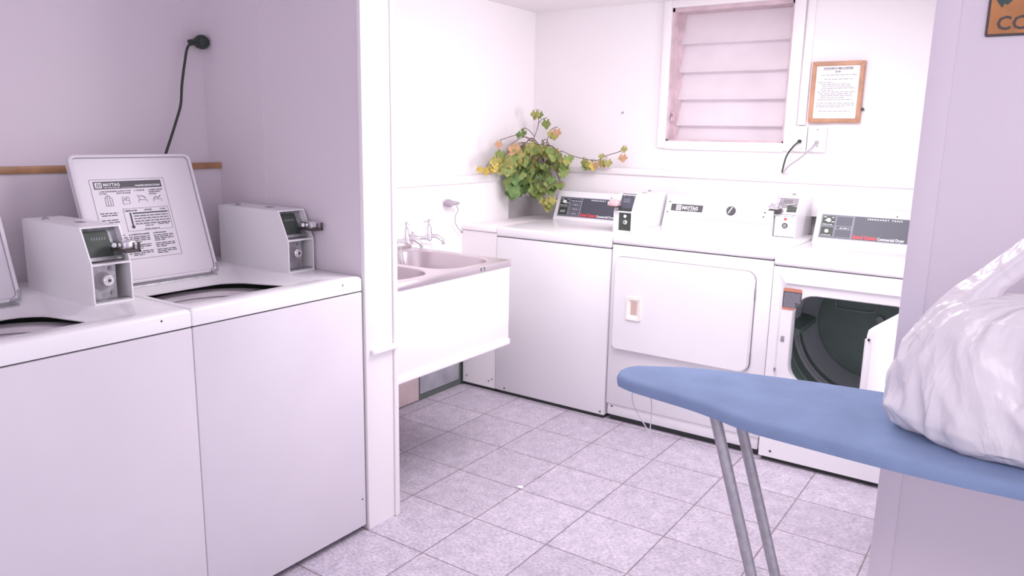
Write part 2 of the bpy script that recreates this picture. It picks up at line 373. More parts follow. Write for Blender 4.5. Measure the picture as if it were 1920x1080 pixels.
# white plug by sink
t = thing('electric_cable', 'thin grey flex with white plug running down beside the sink', 'electric cable', (XL+.02, 3.14, 1.02))
pc = at(0, XL+.03, 842, 381)
b = MB(); b.lathe([(.014, -.018), (.021, -.01), (.021, .006), (.014, .02)], pc, (1, 0, 0), 14, cap0=True, cap1=True); b.tube([pc, pc+Vector((.02, .03, 0)), pc+Vector((.02, .055, -.003))], [.014, .011, .007], 8); b.build('plug', 'cordgrey', t)
pts = [at(0, XL+.03, *q) for q in ((856, 386), (859, 394), (854, 405), (854, 418), (860, 429), (866, 435))]
b = MB(); b.tube(spline(pts, 6), .0022, 8); b.lathe([(.007, -.004), (.007, .004)], pts[-1], (1, 0, 0), 10, cap0=True, cap1=True); b.build('flex', 'cordgrey', t)
# two flexes at back wall
for nm, q0, pl, mm, rr, lb in (('electric_cable', (1499, 265), ((1499, 265), (1489, 273), (1478, 287), (1472, 300), (1466, 324)), 'cordblack', .0042, 'short black flex dropping from left outlet below the framed notice'),
                        ('electric_cable', (1531, 267), ((1531, 267), (1517, 282), (1498, 298), (1478, 312), (1467, 326)), 'cordgrey', .004, 'grey flex slanting down left from right outlet below the framed notice')):
    pts = [at(1, YB-.03-.012*min(1, i), *q) for i, q in enumerate(pl)]; t = thing(nm, lb, 'electric cable', pts[0])
    b = MB(); b.tube(spline(pts, 6), rr, 8); b.build('flex', mm, t)
    b = MB(); b.lathe([(.009, 0), (.009, .014), (.006, .018)], (pts[0].x, YB-.021, pts[0].z), (0, -1, 0), 12, cap0=True, cap1=True); b.build('plug', mm, t)
b = MB(); p = at(1, YB, 1168, 211); b.tube([p, p-Y*.015, p-Y*.018-Z*.01], .002, 6); b.lathe([(.006, -.002), (.006, 0)], p, (0, 1, 0), 8, cap0=True, cap1=True); tag(b.build('wall_hook', 'galv'), 'tiny metal hook on the bare back wall left of the window', 'hook')

# framed notice
tn = thing('framed_notice', 'notice of washing machine charges in an orange pine frame', 'framed notice', (-.886, YB-.02, 1.61))
nx0, nx1, nz0, nz1 = -1.006, -.767, 1.467, 1.756; fw = .021; yq = YB-.022
b = MB(); b.box(nx0+.005, nx1-.005, yq+.006, YB-.001, nz0+.005, nz1-.005); b.build('backing', 'frame', tn)
b = MB()
for poly in (((nx0, nz0), (nx1, nz0), (nx1-fw, nz0+fw), (nx0+fw, nz0+fw)), ((nx1, nz0), (nx1, nz1), (nx1-fw, nz1-fw), (nx1-fw, nz0+fw)), ((nx1, nz1), (nx0, nz1), (nx0+fw, nz1-fw), (nx1-fw, nz1-fw)), ((nx0, nz1), (nx0, nz0), (nx0+fw, nz0+fw), (nx0+fw, nz1-fw))):
    b.prism(poly, (0, YB-.004, 0), X, Z, .022, .003)
b.build('frame', 'frame', tn)
b = MB(); b.box(nx0+fw-.002, nx1-fw+.002, yq+.002, yq+.007, nz0+fw-.002, nz1-fw+.002); sh = b.build('sheet', 'paper', tn)
b = MB().use('ink'); yt = yq+.002; cx = (nx0+nx1)/2; rg = random.Random(3)
text(b, 'WASHING MACHINES', .0125, (cx, yt, nz1-.037), X, Z, align='CENTER', bold=.0002, width=.135)
b.prism([(-.068, 0), (.068, 0), (.068, .0009), (-.068, .0009)], (cx, yt, nz1-.0405), X, Z, .0004)
text(b, '$3.00', .011, (cx, yt, nz1-.052), X, Z, align='CENTER', bold=.0002)
b.use(mat('grey_print', (.35, .33, .36), .6))
for z_, a, w in ((.066, .018, .16), (.085, .03, .13), (.100, .005, .07), (.109, .02, .13), (.118, .025, .13), (.127, .02, .155), (.136, .02, .055), (.145, .003, .175), (.154, .01, .155), (.163, .02, .145), (.172, .02, .11), (.181, .008, .16), (.198, .003, .175), (.207, .003, .175), (.216, .003, .13), (.235, .015, .145)):
    bars(b, (nx0+fw+.008+a, yt, nz1-z_), X, Z, w, .0055, rg)
b.build('print', None, sh)
b = MB(); p = at(1, YB-.012, 1616, 205); b.lathe([(.0075, -.006), (.0075, .004), (.004, .01)], p, (1, 0, 0), 12, cap0=True, cap1=True); b.build('fixing_knob', 'ink', tn)

# orange sign on the right wall
ts = thing('wall_sign', 'orange metal sign with dark rim lettered CCTV on right wall', 'sign', (-.07, 1.78, 1.65))
sx0, sz0 = -.1315, 1.581
b = MB(); b.prism(rrect(sx0, sx0+.126, sz0, sz0+.15, .004), (0, 1.7808, 0), X, Z, .0045, .001); b.build('rim', 'signdark', ts)
b = MB(); b.prism(rrect(sx0+.0045, sx0+.1215, sz0+.0045, sz0+.1455, .003), (0, 1.7763, 0), X, Z, .0008); pl = b.build('plate', 'sign', ts)
b = MB().use('signdark'); text(b, 'CCTV', .035, (sx0+.0165, 1.7755, sz0+.0115), X, Z, bold=.0006, width=.092)
b.build('lettering', None, pl)
b = MB().use('tealdark'); b.prism([(.008, .072), (.0225, .0515), (.0265, .059), (.031, .056), (.0425, .068), (.062, .078), (.108, .100), (.098, .128), (.036, .108), (.018, .088)], (sx0, 1.7755, sz0), X, Z, .0008)
b.build('camera_pictogram', None, pl)

# ------------------------------------------------------------------ coin boxes (built facing +x, origin at lower front corner on the low-y side)
def coin_box(parent, o, face, style, w=.11, depth=.36, h=.205):
    "face: matrix turning local (+x front, y width) to the world"
    xf = Matrix.Translation(o) @ face; t_ = .004; brk = .108; sl = -.045
    prof = [(-depth, 0), (0, 0), (0, brk), (sl, h), (-depth, h)]
    b = MB()
    ey_, ez_ = X, Z
    for y in (0, w-t_): b.prism(prof, (0, y+t_, 0), X, Z, t_)
    b.prism([(-depth, 0), (-depth+t_, 0), (-depth+t_, h), (-depth, h)], (0, w-.0006, 0), X, Z, w-.0012)
    b.prism([(-depth, h-t_), (sl, h-t_), (sl, h+.0005), (-depth, h+.0005)], (0, w-.0006, 0), X, Z, w-.0012)
    b.prism([(-depth, 0), (0.002, 0), (0.002, t_), (-depth, t_)], (0, w-.0006, 0), X, Z, w-.0012)
    b.prism([(-.03, brk-.003), (0.001, brk-.003), (-.0005, brk+.002), (-.03, brk+.002)], (0, w-.0006, 0), X, Z, w-.0012)
    hb = b.build('coin_box', 'enamel', parent, xf=xf)
    # upper mechanism plate
    up = Vector((sl, 0, h-brk)).normalized(); rec = .028 if style == 'washer' else .012
    b = MB(); o2 = Vector((-rec, t_, brk+.006))
    if style == 'washer':
        b.use('dark'); b.prism([(0, 0), (w*.70, 0), (w*.70, .078), (w*.66, .084), (0, .084)], o2, Y, up, .003)
        b.use('galv'); b.prism([(0, -.004), (w-2*t_, -.004), (w-2*t_, .092), (0, .092)], o2-X*.004, Y, up, .003)
        b.prism([(0, 0), (w-2*t_, 0), (w-2*t_, .010), (0, .010)], o2+X*.006, Y, up, .003)
        b.use('panelline')
        for k in range(6): b.prism([(0, 0), (.0014, 0), (.0014, .008), (0, .008)], o2+Y*(.028+k*.007)+up*(.058)+X*.0032, Y, up, .0006)
    elif style == 'silver':
        b.use('galv'); b.prism([(0, -.004), (w-2*t_, -.004), (w-2*t_, .092), (0, .092)], o2, Y, up, .003)
        b.use('seam'); b.prism([(.014, .03), (w-2*t_-.004, .03), (w-2*t_-.004, .08), (.014, .08)], o2+X*.003, Y, up, .002)
        b.use('ink')
        for k in range(6): b.prism([(0, 0), (.0022, 0), (.0022, .018), (0, .018)], o2+Y*(.034+k*.007)+up*.055+X*.005, Y, up, .001)
        b.use('dark'); b.prism([(.055, .012), (w-2*t_-.004, .012), (w-2*t_-.004, .036), (.055, .046)], o2+X*.005, Y, up, .002)
        b.use('chrome'); b.tube([o2+Y*.05+up*.045+X*.01, o2+Y*(w-.02)+up*.055+X*.012], .003, 6)
    else:
        b.use('panel'); b.prism([(.016, -.002), (w-2*t_, -.002), (w-2*t_, .090), (.016, .090)], o2, Y, up, .003)
        b.use('plastic'); b.prism([(0, -.002), (.016, -.002), (.016, .090), (0, .090)], o2, Y, up, .003)
        b.use('panelline')
        for k in range(3): b.lathe([(.0022, 0), (.0022, .002)], o2+Y*(.03+k*.026)+up*.078+X*.003, X, 8, cap1=True)
        for k in range(5): b.prism([(0, 0), (.0014, 0), (.0014, .012), (0, .012)], o2+Y*(.032+k*.008)+up*.052+X*.0032, Y, up, .0006)
        b.prism([(0, 0), (.036, 0), (.036, .002), (0, .002)], o2+Y*.03+up*.046+X*.0032, Y, up, .0006)
        b.use('gap'); b.prism([(.02, .002), (w-2*t_, .002), (w-2*t_, .012), (.02, .012)], o2+X*.004, Y, up, .002)
    b.build('mechanism_plate', None, hb, xf=xf)
    # coin slide
    b = MB()
    if style == 'washer':
        s0 = Vector((-.03, w*.66, brk+.030)); b.use('signdark'); b.box(s0.x, s0.x+.075, s0.y, s0.y+.042, s0.z, s0.z+.007, .001)
        b.box(s0.x+.068, s0.x+.075, s0.y+.036, s0.y+.042, s0.z, s0.z+.026, .001)
        b.use('chrome'); b.box(s0.x+.005, s0.x+.062, s0.y+.003, s0.y+.036, s0.z+.007, s0.z+.029, .003); b.lathe([(.007, 0), (.007, .02)], s0+Vector((.01, -.006, .018)), X, 10, cap1=True)
    else:
        s0 = Vector((-.03, -.012 if style == 'silver' else -.018, brk+.026)); b.use('signdark'); b.box(s0.x, s0.x+.068, s0.y, s0.y+.048, s0.z-.006, s0.z, .001)
        b.use('chrome' if style == 'silver' else 'pink'); b.box(s0.x+.005, s0.x+.062, s0.y+.006, s0.y+.044, s0.z, s0.z+.030, .003)
        b.use('chrome'); b.lathe([(.009, 0), (.009, .012)], s0+Vector((.03, .046, .014)), X, 10, cap1=True); b.box(s0.x+.03, s0.x+.055, s0.y-.006, s0.y+.006, s0.z+.002, s0.z+.02, .002)
    b.build('coin_slide', None, hb, xf=xf)
    # lower plate and lock
    if style == 'washer':
        b = MB().use('galv'); b.prism([(0, 0), (w*.68, 0), (w*.68, brk-.012), (0, brk-.012)], (-.030, t_, .008), Y, Z, .003)
        b.box(-.030, -.004, t_, w-t_, .004, .0075); b.use('seam'); b.lathe([(.026, .0), (.024, .0005)], (-.0268, w*.36, .058), X, 20, cap1=True)
        for (a, c_) in ((w*.60, .022), (w*.58, brk-.018)): b.lathe([(.0055, 0), (.0055, .004)], (-.027, a, c_), X, 10, cap1=True)
        b.build('vault_plate', None, hb, xf=xf)
        lx, lr, c0 = -.026, .0155, (w*.42, .062)
    elif style == 'silver':
        b = MB().use('seam'); b.prism([(t_, .004), (w-t_, .004), (w-t_, brk-.003), (t_, brk-.003)], (-.006, 0, 0), Y, Z, .002); b.use('enamel_hi'); b.prism([(t_+.009, .008), (w-t_-.001, .008), (w-t_-.001, brk-.005), (t_+.009, brk-.005)], (-.004, 0, 0), Y, Z, .003, .001)
        b.use('red'); b.lathe([(.007, 0), (.007, .001)], (-.001, w*.55, .090), X, 12, cap1=True); b.build('vault_plate', None, hb, xf=xf)
        lx, lr, c0 = -.001, .0125, (w*.55, .060)
    else:
        b = MB().use('enamel'); b.prism([(t_, .004), (w-t_, .004), (w-t_, brk-.003), (t_, brk-.003)], (-.012, 0, 0), Y, Z, .002); b.use('dark'); b.prism([(t_+.022, .014), (w-t_-.003, .014), (w-t_-.003, brk-.008), (t_+.022, brk-.008)], (-.010, 0, 0), Y, Z, .003, .001)
        b.use('white'); b.lathe([(.008, 0), (.008, .001)], (-.007, w*.60, .085), X, 12, cap1=True); b.build('vault_plate', None, hb, xf=xf)
        lx, lr, c0 = -.007, .0115, (w*.64, .056)
    b = MB().use('ink' if style == 'silver' else 'brass'); b.lathe([(lr, 0), (lr, .008 if style != 'washer' else .022), (lr*.85, .010 if style != 'washer' else .024), (lr*.62, .010 if style != 'washer' else .024)], (lx, *c0), X, 20, cap1=True)
    e = .010 if style != 'washer' else .024
    b.use('brass'); b.lathe([(lr*.62, e), (lr*.5, e+.002)], (lx, *c0), X, 16, cap1=True); b.use('ink'); b.lathe([(lr*.3, e+.002), (lr*.3, e+.003)], (lx, *c0), X, 12, cap1=True)
    b.build('lock', None, hb, xf=xf)
    b = MB().use('galv'); b.lathe([(.009, 0), (.009, .004), (.006, .007)], (-depth+.07, w*.3, h), Z, 12, cap1=True); b.build('top_screw', None, hb, xf=xf)
    b = MB().use('seam'); b.prism(rrect(-.018, .018, -.012, .012, .010), (-depth+.20, w*.6, h+.0006), X, Y, .0006); b.build('top_cap', None, hb, xf=xf)
    return hb
I4 = Matrix.Identity(4)

# ------------------------------------------------------------------ washers
def washer(y0, y1, label, cby, with_label):
    t = thing('washing_machine', label, 'washing machine', (-2.18, (y0+y1)/2, 0), 'top loading coin washers in the left alcove')
    x0, x1 = -2.53, -1.819
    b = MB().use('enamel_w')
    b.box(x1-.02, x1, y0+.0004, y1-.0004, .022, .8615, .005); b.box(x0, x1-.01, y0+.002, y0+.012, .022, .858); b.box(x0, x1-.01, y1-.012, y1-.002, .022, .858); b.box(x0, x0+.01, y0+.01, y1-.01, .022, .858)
    b.use('gap'); b.box(x0+.02, x1-.035, y0+.02, y1-.02, .0, .03)
    b.box(x0+.01, x1-.012, y0+.008, y0+.012, .856, .868); b.box(x1-.014, x1-.006, y0+.006, y1-.006, .856, .868)
    p = at(0, x1, 678, 944)
    b.lathe([(.004, 0), (.003, .001)], (x1-.0005, y1-.018, .125), X, 8, cap1=True)
    b.build('cabinet', None, t)
    # top panel
    yl, yr = y0+.012, y1-.136 if with_label else y1-.146
    L = [rrect(x0, x1, y0, y1, .006, 4, .865), rrect(x0, x1, y0, y1, .006, 4, .902), rrect(x0+.003, x1-.004, y0+.003, y1-.003, .006, 4, .909), rrect(x0+.009, x1-.011, y0+.009, y1-.009, .006, 4, .912)]
    ox0, ox1, oy0, oy1 = -2.225, -1.900, y0+.035, y0+.415
    A = rrect(-2.33, -1.885, yl+.004, yr, .012, 4, .912)
    Bv = rrect(-2.325, -1.889, yl+.008, yr-.006, .012, 4, .908)
    D = rrect(ox0-.02, ox1+.010, oy0-.010, oy1+.02, .05, 4, .879)
    E_ = rrect(ox0, ox1, oy0, oy1, .07, 4, .876); G = rrect(ox0-.001, ox1+.001, oy0-.001, oy1+.001, .07, 4, .879)
    for l_ in (D, E_):
        for v in l_:
            f = (v.x-(-2.2))/.33
            v.z += max(0, f)*.026
    for v, w_ in zip(G, E_): v.z = w_.z-.003
    b = MB().use('enamel_hi'); b.loops(L+[A, Bv, D, E_, G]); top = b.build('top_panel', None, t, sharp=45)
    b = MB().use('ink'); b.lathe([(.004, 0), (.003, .001)], (x1-.0008, y1-.085, .895), X, 8, cap1=True); b.build('screw', None, top)
    # tub ring and basket
    cx, cy = -2.065, (oy0+oy1)/2+.03
    b = MB().use('dark'); b.lathe([(.262, .858), (.262, .32)], (-2.10, (y0+y1)/2-.03, 0), Z, 48); b.build('shade_lining', None, t)  # dark lining added so the gap behind the rim reads as shade
    b = MB().use('tub'); b.lathe([(.240, .80), (.240, .846), (.232, .852), (.212, .853)], (cx, cy, 0), Z, 64); b.use('seam'); b.lathe([(.212, .853), (.209, .848)], (cx, cy, 0), Z, 64); b.use('tub'); b.lathe([(.209, .848), (.201, .846), (.200, .832)], (cx, cy, 0), Z, 64); b.use('seam'); b.lathe([(.200, .832), (.197, .828)], (cx, cy, 0), Z, 64); b.use('tub'); b.lathe([(.197, .828), (.190, .826), (.189, .812), (.183, .808)], (cx, cy, 0), Z, 64); b.build('tub_ring', None, t)
    b = MB().use('tub'); b.lathe([(.188, .808), (.192, .800), (.190, .798), (.196, .76), (.193, .755), (.20, .70), (.196, .69), (.2, .42)], (cx, cy, 0), Z, 64); b.use('drum'); b.lathe([(.2, .42), (.06, .40), (.04, .55), (.02, .58)], (cx, cy, 0), Z, 48, cap1=True); b.build('basket', None, t)
    b = MB().use('dark'); b.box(x0+.02, x1-.025, y0+.02, y1-.02, .30, .31); b.build('cabinet_floor', None, t)
    # lid, leaning back
    ly0, ly1 = y0+.006, y0+.41; hz = Vector((-2.292, 0, .905)); tilt = Vector((-.130, 0, .385)).normalized(); H = .412
    nrm = Vector((tilt.z, 0, -tilt.x))     # towards the room
    o = Vector((hz.x, 0, hz.z))
    out = rrect(ly0, ly1, 0, H, .022, 6)
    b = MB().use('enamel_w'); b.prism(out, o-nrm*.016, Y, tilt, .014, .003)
    # rim lip round the inside face
    inn = rrect(ly0+.009, ly1-.009, .009, H-.009, .016, 6)
    fr = lambda P, d: [o+Y*p[0]+tilt*p[1]+nrm*d for p in P]
    b.loops([fr(out, -.003), fr(out, .004), fr(rrect(ly0+.003, ly1-.003, .003, H-.003, .020, 6), .006), fr(inn, .0045), fr(inn, -.001)])
    lid = b.build('lid', None, t)
    b = MB().use('seam'); i2 = rrect(ly0+.0105, ly1-.0105, .0105, H-.0105, .0145, 6); b.loops([fr(inn, -.0008), fr(i2, -.0008)]); b.build('lid_gasket', None, lid)
    b = MB().use('galv'); b.tube([o+Y*(ly1-.03)+nrm*.006+tilt*.002, o+Y*(ly1-.006)+nrm*.006+tilt*.004, o+Y*(ly1-.002)+nrm*.006+tilt*.03], .005, 8)
    b.tube([o+Y*(ly0+.03)-tilt*.012, o+Y*(ly1-.01)-tilt*.012], .006, 8); b.build('hinge', None, lid)
    if with_label:
        P0 = o+tilt*.075+nrm*.0; lw0, lh = .242, .258; LO = P0+Y*(ly0+.048)
        b = MB().use('ink'); rg = random.Random(5); e = nrm*-.0018
        q = lambda a, c_: LO+Y*a+tilt*c_+e
        def rect(a, c_, w, h, t=.0005): b.prism([(0, 0), (w, 0), (w, h), (0, h)], q(a, c_), Y, tilt, t)
        lw = .0008
        for a, c_, w, h in ((0, 0, lw0, lw), (0, lh, lw0, lw), (0, 0, lw, lh), (lw0, 0, lw, lh+lw)): rect(a, c_, w, h)
        b.use('labelgrey'); rect(.011, lh-.030, lw0-.022, .024)
        b.use('white'); b.prism([(0, 0), (.021, 0), (.021, .017), (0, .017)], q(.015, lh-.0265)+nrm*.0006, Y, tilt, .0003)
        text(b, 'MAYTAG', .014, q(.040, lh-.021)+nrm*.0006, Y, tilt, .0002, bold=.0003, width=.052)
        bars(b, q(.041, lh-.0265)+nrm*.0006, Y, tilt, .05, .003, rg, .0003)
        rect(.096, lh-.0275, .045, .0008, .0009)
        text(b, 'WASHER INSTRUCTIONS', .0085, q(.141, lh-.0255)+nrm*.0006, Y, tilt, .0002, bold=.0002, width=.084)
        b.use('labelgrey')
        for k in range(3): b.prism([(.003+k*.0055, .002), (.0055+k*.0055, .002), (.0055+k*.0055+.002, .015), (.003+k*.0055+.002, .015)], q(.0155, lh-.0265)+nrm*.0009, Y, tilt, .0003)
        b.use('ink')
        for a, lines in ((.022, ('1. ADD DETERGENT', 'TO TUB')), (.076, ('2. LOAD TO TOP', 'ROW OF HOLES')), (.134, ('3. CLOSE LID',)), (.182, ('4. INSERT MONEY', 'WHEN READY', 'SETTING'))):
            for i_, s_ in enumerate(lines): text(b, s_, .0062, q(a, lh-.040-.0068*i_), Y, tilt, .0002, bold=.0001)
        def poly_line(pts, r=.0006): b.tube([q(*p)+nrm*.0004 for p in pts], r, 4)
        for a in (.036, .090, .142, .192):
            bx = lambda w, h, z: [(a, z), (a+w, z), (a+w, z+h), (a, z+h), (a, z)]
            if a == .036: poly_line(bx(.022, .026, lh-.084)); poly_line([(a+.007, lh-.084), (a+.007, lh-.060)]); poly_line([(a+.015, lh-.084), (a+.015, lh-.060)]); poly_line([(a+.002, lh-.056), (a+.010, lh-.050), (a+.018, lh-.056)], .001)
            elif a == .090: poly_line(bx(.022, .022, lh-.080)); poly_line([(a, lh-.068), (a+.022, lh-.070)]); poly_line([(a+.005, lh-.062), (a+.010, lh-.066), (a+.017, lh-.061)], .001)
            elif a == .142: poly_line([(a, lh-.078), (a, lh-.070), (a+.028, lh-.070), (a+.028, lh-.078)]); poly_line([(a+.006, lh-.070), (a-.002, lh-.052)]); poly_line([(a+.005, lh-.056), (a+.018, lh-.058), (a+.025, lh-.066)], .0011)
            else: poly_line([(a, lh-.078), (a, lh-.070), (a+.028, lh-.070), (a+.028, lh-.078)]); poly_line([(a+.001, lh-.068), (a+.008, lh-.061), (a+.016, lh-.066), (a+.026, lh-.058)], .0011)
        tx, tz, tw, th = .083, .089, .150, .073
        for a, c_, w, h in ((tx, tz, tw, lw), (tx, tz+th, tw, lw), (tx, tz, lw, th), (tx+tw, tz, lw, th+lw)): rect(a, c_, w, h)
        text(b, 'TEMPERATURE', .0062, q(tx+.004, tz+th-.009), Y, tilt, .0002, bold=.0002)
        text(b, 'SETTING', .0062, q(tx+.070, tz+th-.009), Y, tilt, .0002, bold=.0002); text(b, 'CYCLE', .0062, q(tx+.122, tz+th-.009), Y, tilt, .0002, bold=.0002)
        rect(tx+.028, tz+th-.018, .118, .0042)
        for k in range(4):
            bars(b, q(tx+.030, tz+th-.026-k*.0085), Y, tilt, .116, .0042, rg); rect(tx+.028, tz+th-.0275-k*.0085, .118, .0003)
        bars(b, q(tx+.060, tz+.014), Y, tilt, .03, .004, rg); bars(b, q(tx+.105, tz+.016), Y, tilt, .036, .004, rg); bars(b, q(tx+.055, tz+.003), Y, tilt, .05, .004, rg)
        rect(tx+.018, tz+.018, .005, .042); b.lathe([(.0055, 0), (.0055, .0004)], q(tx+.0205, tz+.014), nrm, 14, cap1=True)
        for k in range(2): bars(b, q(.010, .150-.022*k), Y, tilt, .055, .0045, rg); bars(b, q(.014, .143-.022*k), Y, tilt, .050, .0045, rg)
        for ci, a in enumerate((.012, .082, .162)):
            text(b, ('FOR YOUR SAFETY', 'ATTENTION LAVEUSE', 'PRECAUCION')[ci], .0062, q(a+.006, .076), Y, tilt, .0002, bold=.0002)
            b.prism([(0, 0), (.005, 0), (.0025, .005)], q(a-.001, .076), Y, tilt, .0004)
            z_ = .069
            for n_ in (4, 3, 3):
                for k in range(n_): bars(b, q(a, z_), Y, tilt, .066 if k < n_-1 else .035, .0044, rg); z_ -= .0056
                z_ -= .004
        b.build('instruction_label', None, lid, label='printed instruction sheet with black heading band')
    coin_box(t, (-2.045, cby, .912), I4, 'washer', w=.109, depth=.37)
    return t
washer(.534, 1.1545, 'coin washing machine cut off by left edge, white lid raised', 1.018, False)
washer(1.155, 1.777, 'coin washing machine whose raised lid shows a printed instruction sheet', 1.664, True)

# ------------------------------------------------------------------ sink
t = thing('laundry_sink', 'twin bowl stainless laundry sink with deep white front apron', 'sink', (-2.1, 2.3, 0))
sy0, sy1, sx0_, sx1_ = PY1+.002, 2.646, -2.384, -1.819
ZS = .862
b = MB().use('steel')
bowls = [(-2.325, -1.862, 2.262, 2.603), (-2.325, -1.862, 1.95, 2.215)]
def bowl(x0, x1, y0, y1):
    r = .11; n = 6
    b.loops([rrect(x0-.004, x1+.004, y0-.004, y1+.004, r, n, ZS), rrect(x0, x1, y0, y1, r, n, ZS-.004), rrect(x0+.012, x1-.012, y0+.012, y1-.012, r, n, ZS-.12), rrect(x0+.02, x1-.02, y0+.02, y1-.02, r, n, ZS-.22), rrect(x0+.05, x1-.05, y0+.05, y1-.05, .08, n, ZS-.245)], cap1=True)
for q in bowls: bowl(*q)
# deck = two frames each around a bowl
def frame_deck(X0, X1, Y0, Y1, q):
    b.loops([rrect(X0, X1, Y0, Y1, .0004, 6, ZS), rrect(q[0]-.004, q[1]+.004, q[2]-.004, q[3]+.004, .11, 6, ZS)])
frame_deck(sx0_, sx1_-.002, 2.238, sy1-.002, bowls[0]); frame_deck(sx0_, sx1_-.002, sy0, 2.238, bowls[1])
b.box(sx1_-.003, sx1_, sy0, sy1, ZS-.027, ZS+.0005, .001); b.box(sx0_, sx1_-.002, sy1-.003, sy1, ZS-.027, ZS+.0005, .001); b.box(sx0_-.002, sx0_+.004, sy0, sy1, ZS-.02, ZS+.012, .001)
b.build('steel_top', None, t, sharp=40)
b = MB().use('trim'); b.box(sx1_-.02, sx1_-.004, sy0, sy1-.004, .492, ZS-.026, .003); b.box(sx0_+.01, sx1_-.02, sy1-.02, sy1-.006, .53, ZS-.026, .002)
b.box(sx1_-.025, sx1_+.004, sy0, sy1, .492, .520, .006, 3); b.build('apron', None, t)
b = MB().use('labelgrey'); p = at(0, sx1_, 901, 511); b.prism(rrect(0, .030, 0, .013, .002), (sx1_+.0002, p.y, ZS-.021), Y, Z, .0008); b.use('white'); b.box(sx1_, sx1_+.0013, p.y+.004, p.y+.026, ZS-.018, ZS-.0165); b.box(sx1_, sx1_+.0013, p.y+.008, p.y+.020, ZS-.014, ZS-.011); b.build('maker_badge', None, t)
# taps
def tap(y, label):
    t = thing('water_tap', label, 'tap', (-2.43, y, .862), 'chrome taps behind the laundry sink')
    x = -2.43; b = MB()
    b.lathe([(.017, .862), (.017, .868), (.010, .872), (.010, .898), (.014, .90), (.014, .915)], (x, y, 0), Z, 14, cap0=True, cap1=True)
    b.tube(spline([(x, y, .906), (x+.03, y+.02, .897), (x+.06, y+.05, .897)], 4), .009, 10)
    bx, by = x+.06, y+.055
    b.lathe([(.010, .88), (.016, .886), (.016, .915), (.012, .925), (.013, .945), (.008, .955), (.005, .975)], (bx, by, 0), Z, 14, cap0=True, cap1=True)
    b.tube(spline([(bx, by, .905), (bx+.03, by+.02, .903), (bx+.055, by+.035, .885), (bx+.06, by+.038, .866)], 4), [.010]*9+[.009]*4, 10)
    b.lathe([(.019, 0), (.021, .004), (.012, .010)], (x-.004, y, .905), X, 16, cap0=True, cap1=True)
    bd = b.build('tap_body', 'chrome', t)
    b = MB(); b.lathe([(.008, .970), (.010, .978), (.004, .984)], (bx, by, 0), Z, 12, cap0=True, cap1=True)
    for k in range(4):
        a = R(45+90*k+20); b.tube([(bx, by, .975), (bx+.028*math.cos(a), by+.028*math.sin(a), .975)], [.004, .0055], 8)
    b.build('cross_handle', 'chrome', t)
tap(2.70, 'chrome cross-handled tap nearer the power outlet, spout over sink')
tap(2.545, 'chrome tap partly hidden behind the wall post')
pts = [at(0, -2.30, *q) for q in ((752, 462), (754, 475), (757, 490), (760, 505))]
b = MB()
for i in range(22):
    f = i/21*3; k = min(2, int(f)); p = pts[k].lerp(pts[k+1], f-k)
    b.lathe([(.001, -.0035), (.0035, 0), (.001, .0035)], p, (1, .3, i % 2), 8)
b.tube([pts[0]+Vector((-.02, 0, .01)), pts[0]], .002, 6)
tag(b.build('plug_chain', 'chrome'), 'beaded plug chain hanging into the far sink bowl', 'chain')

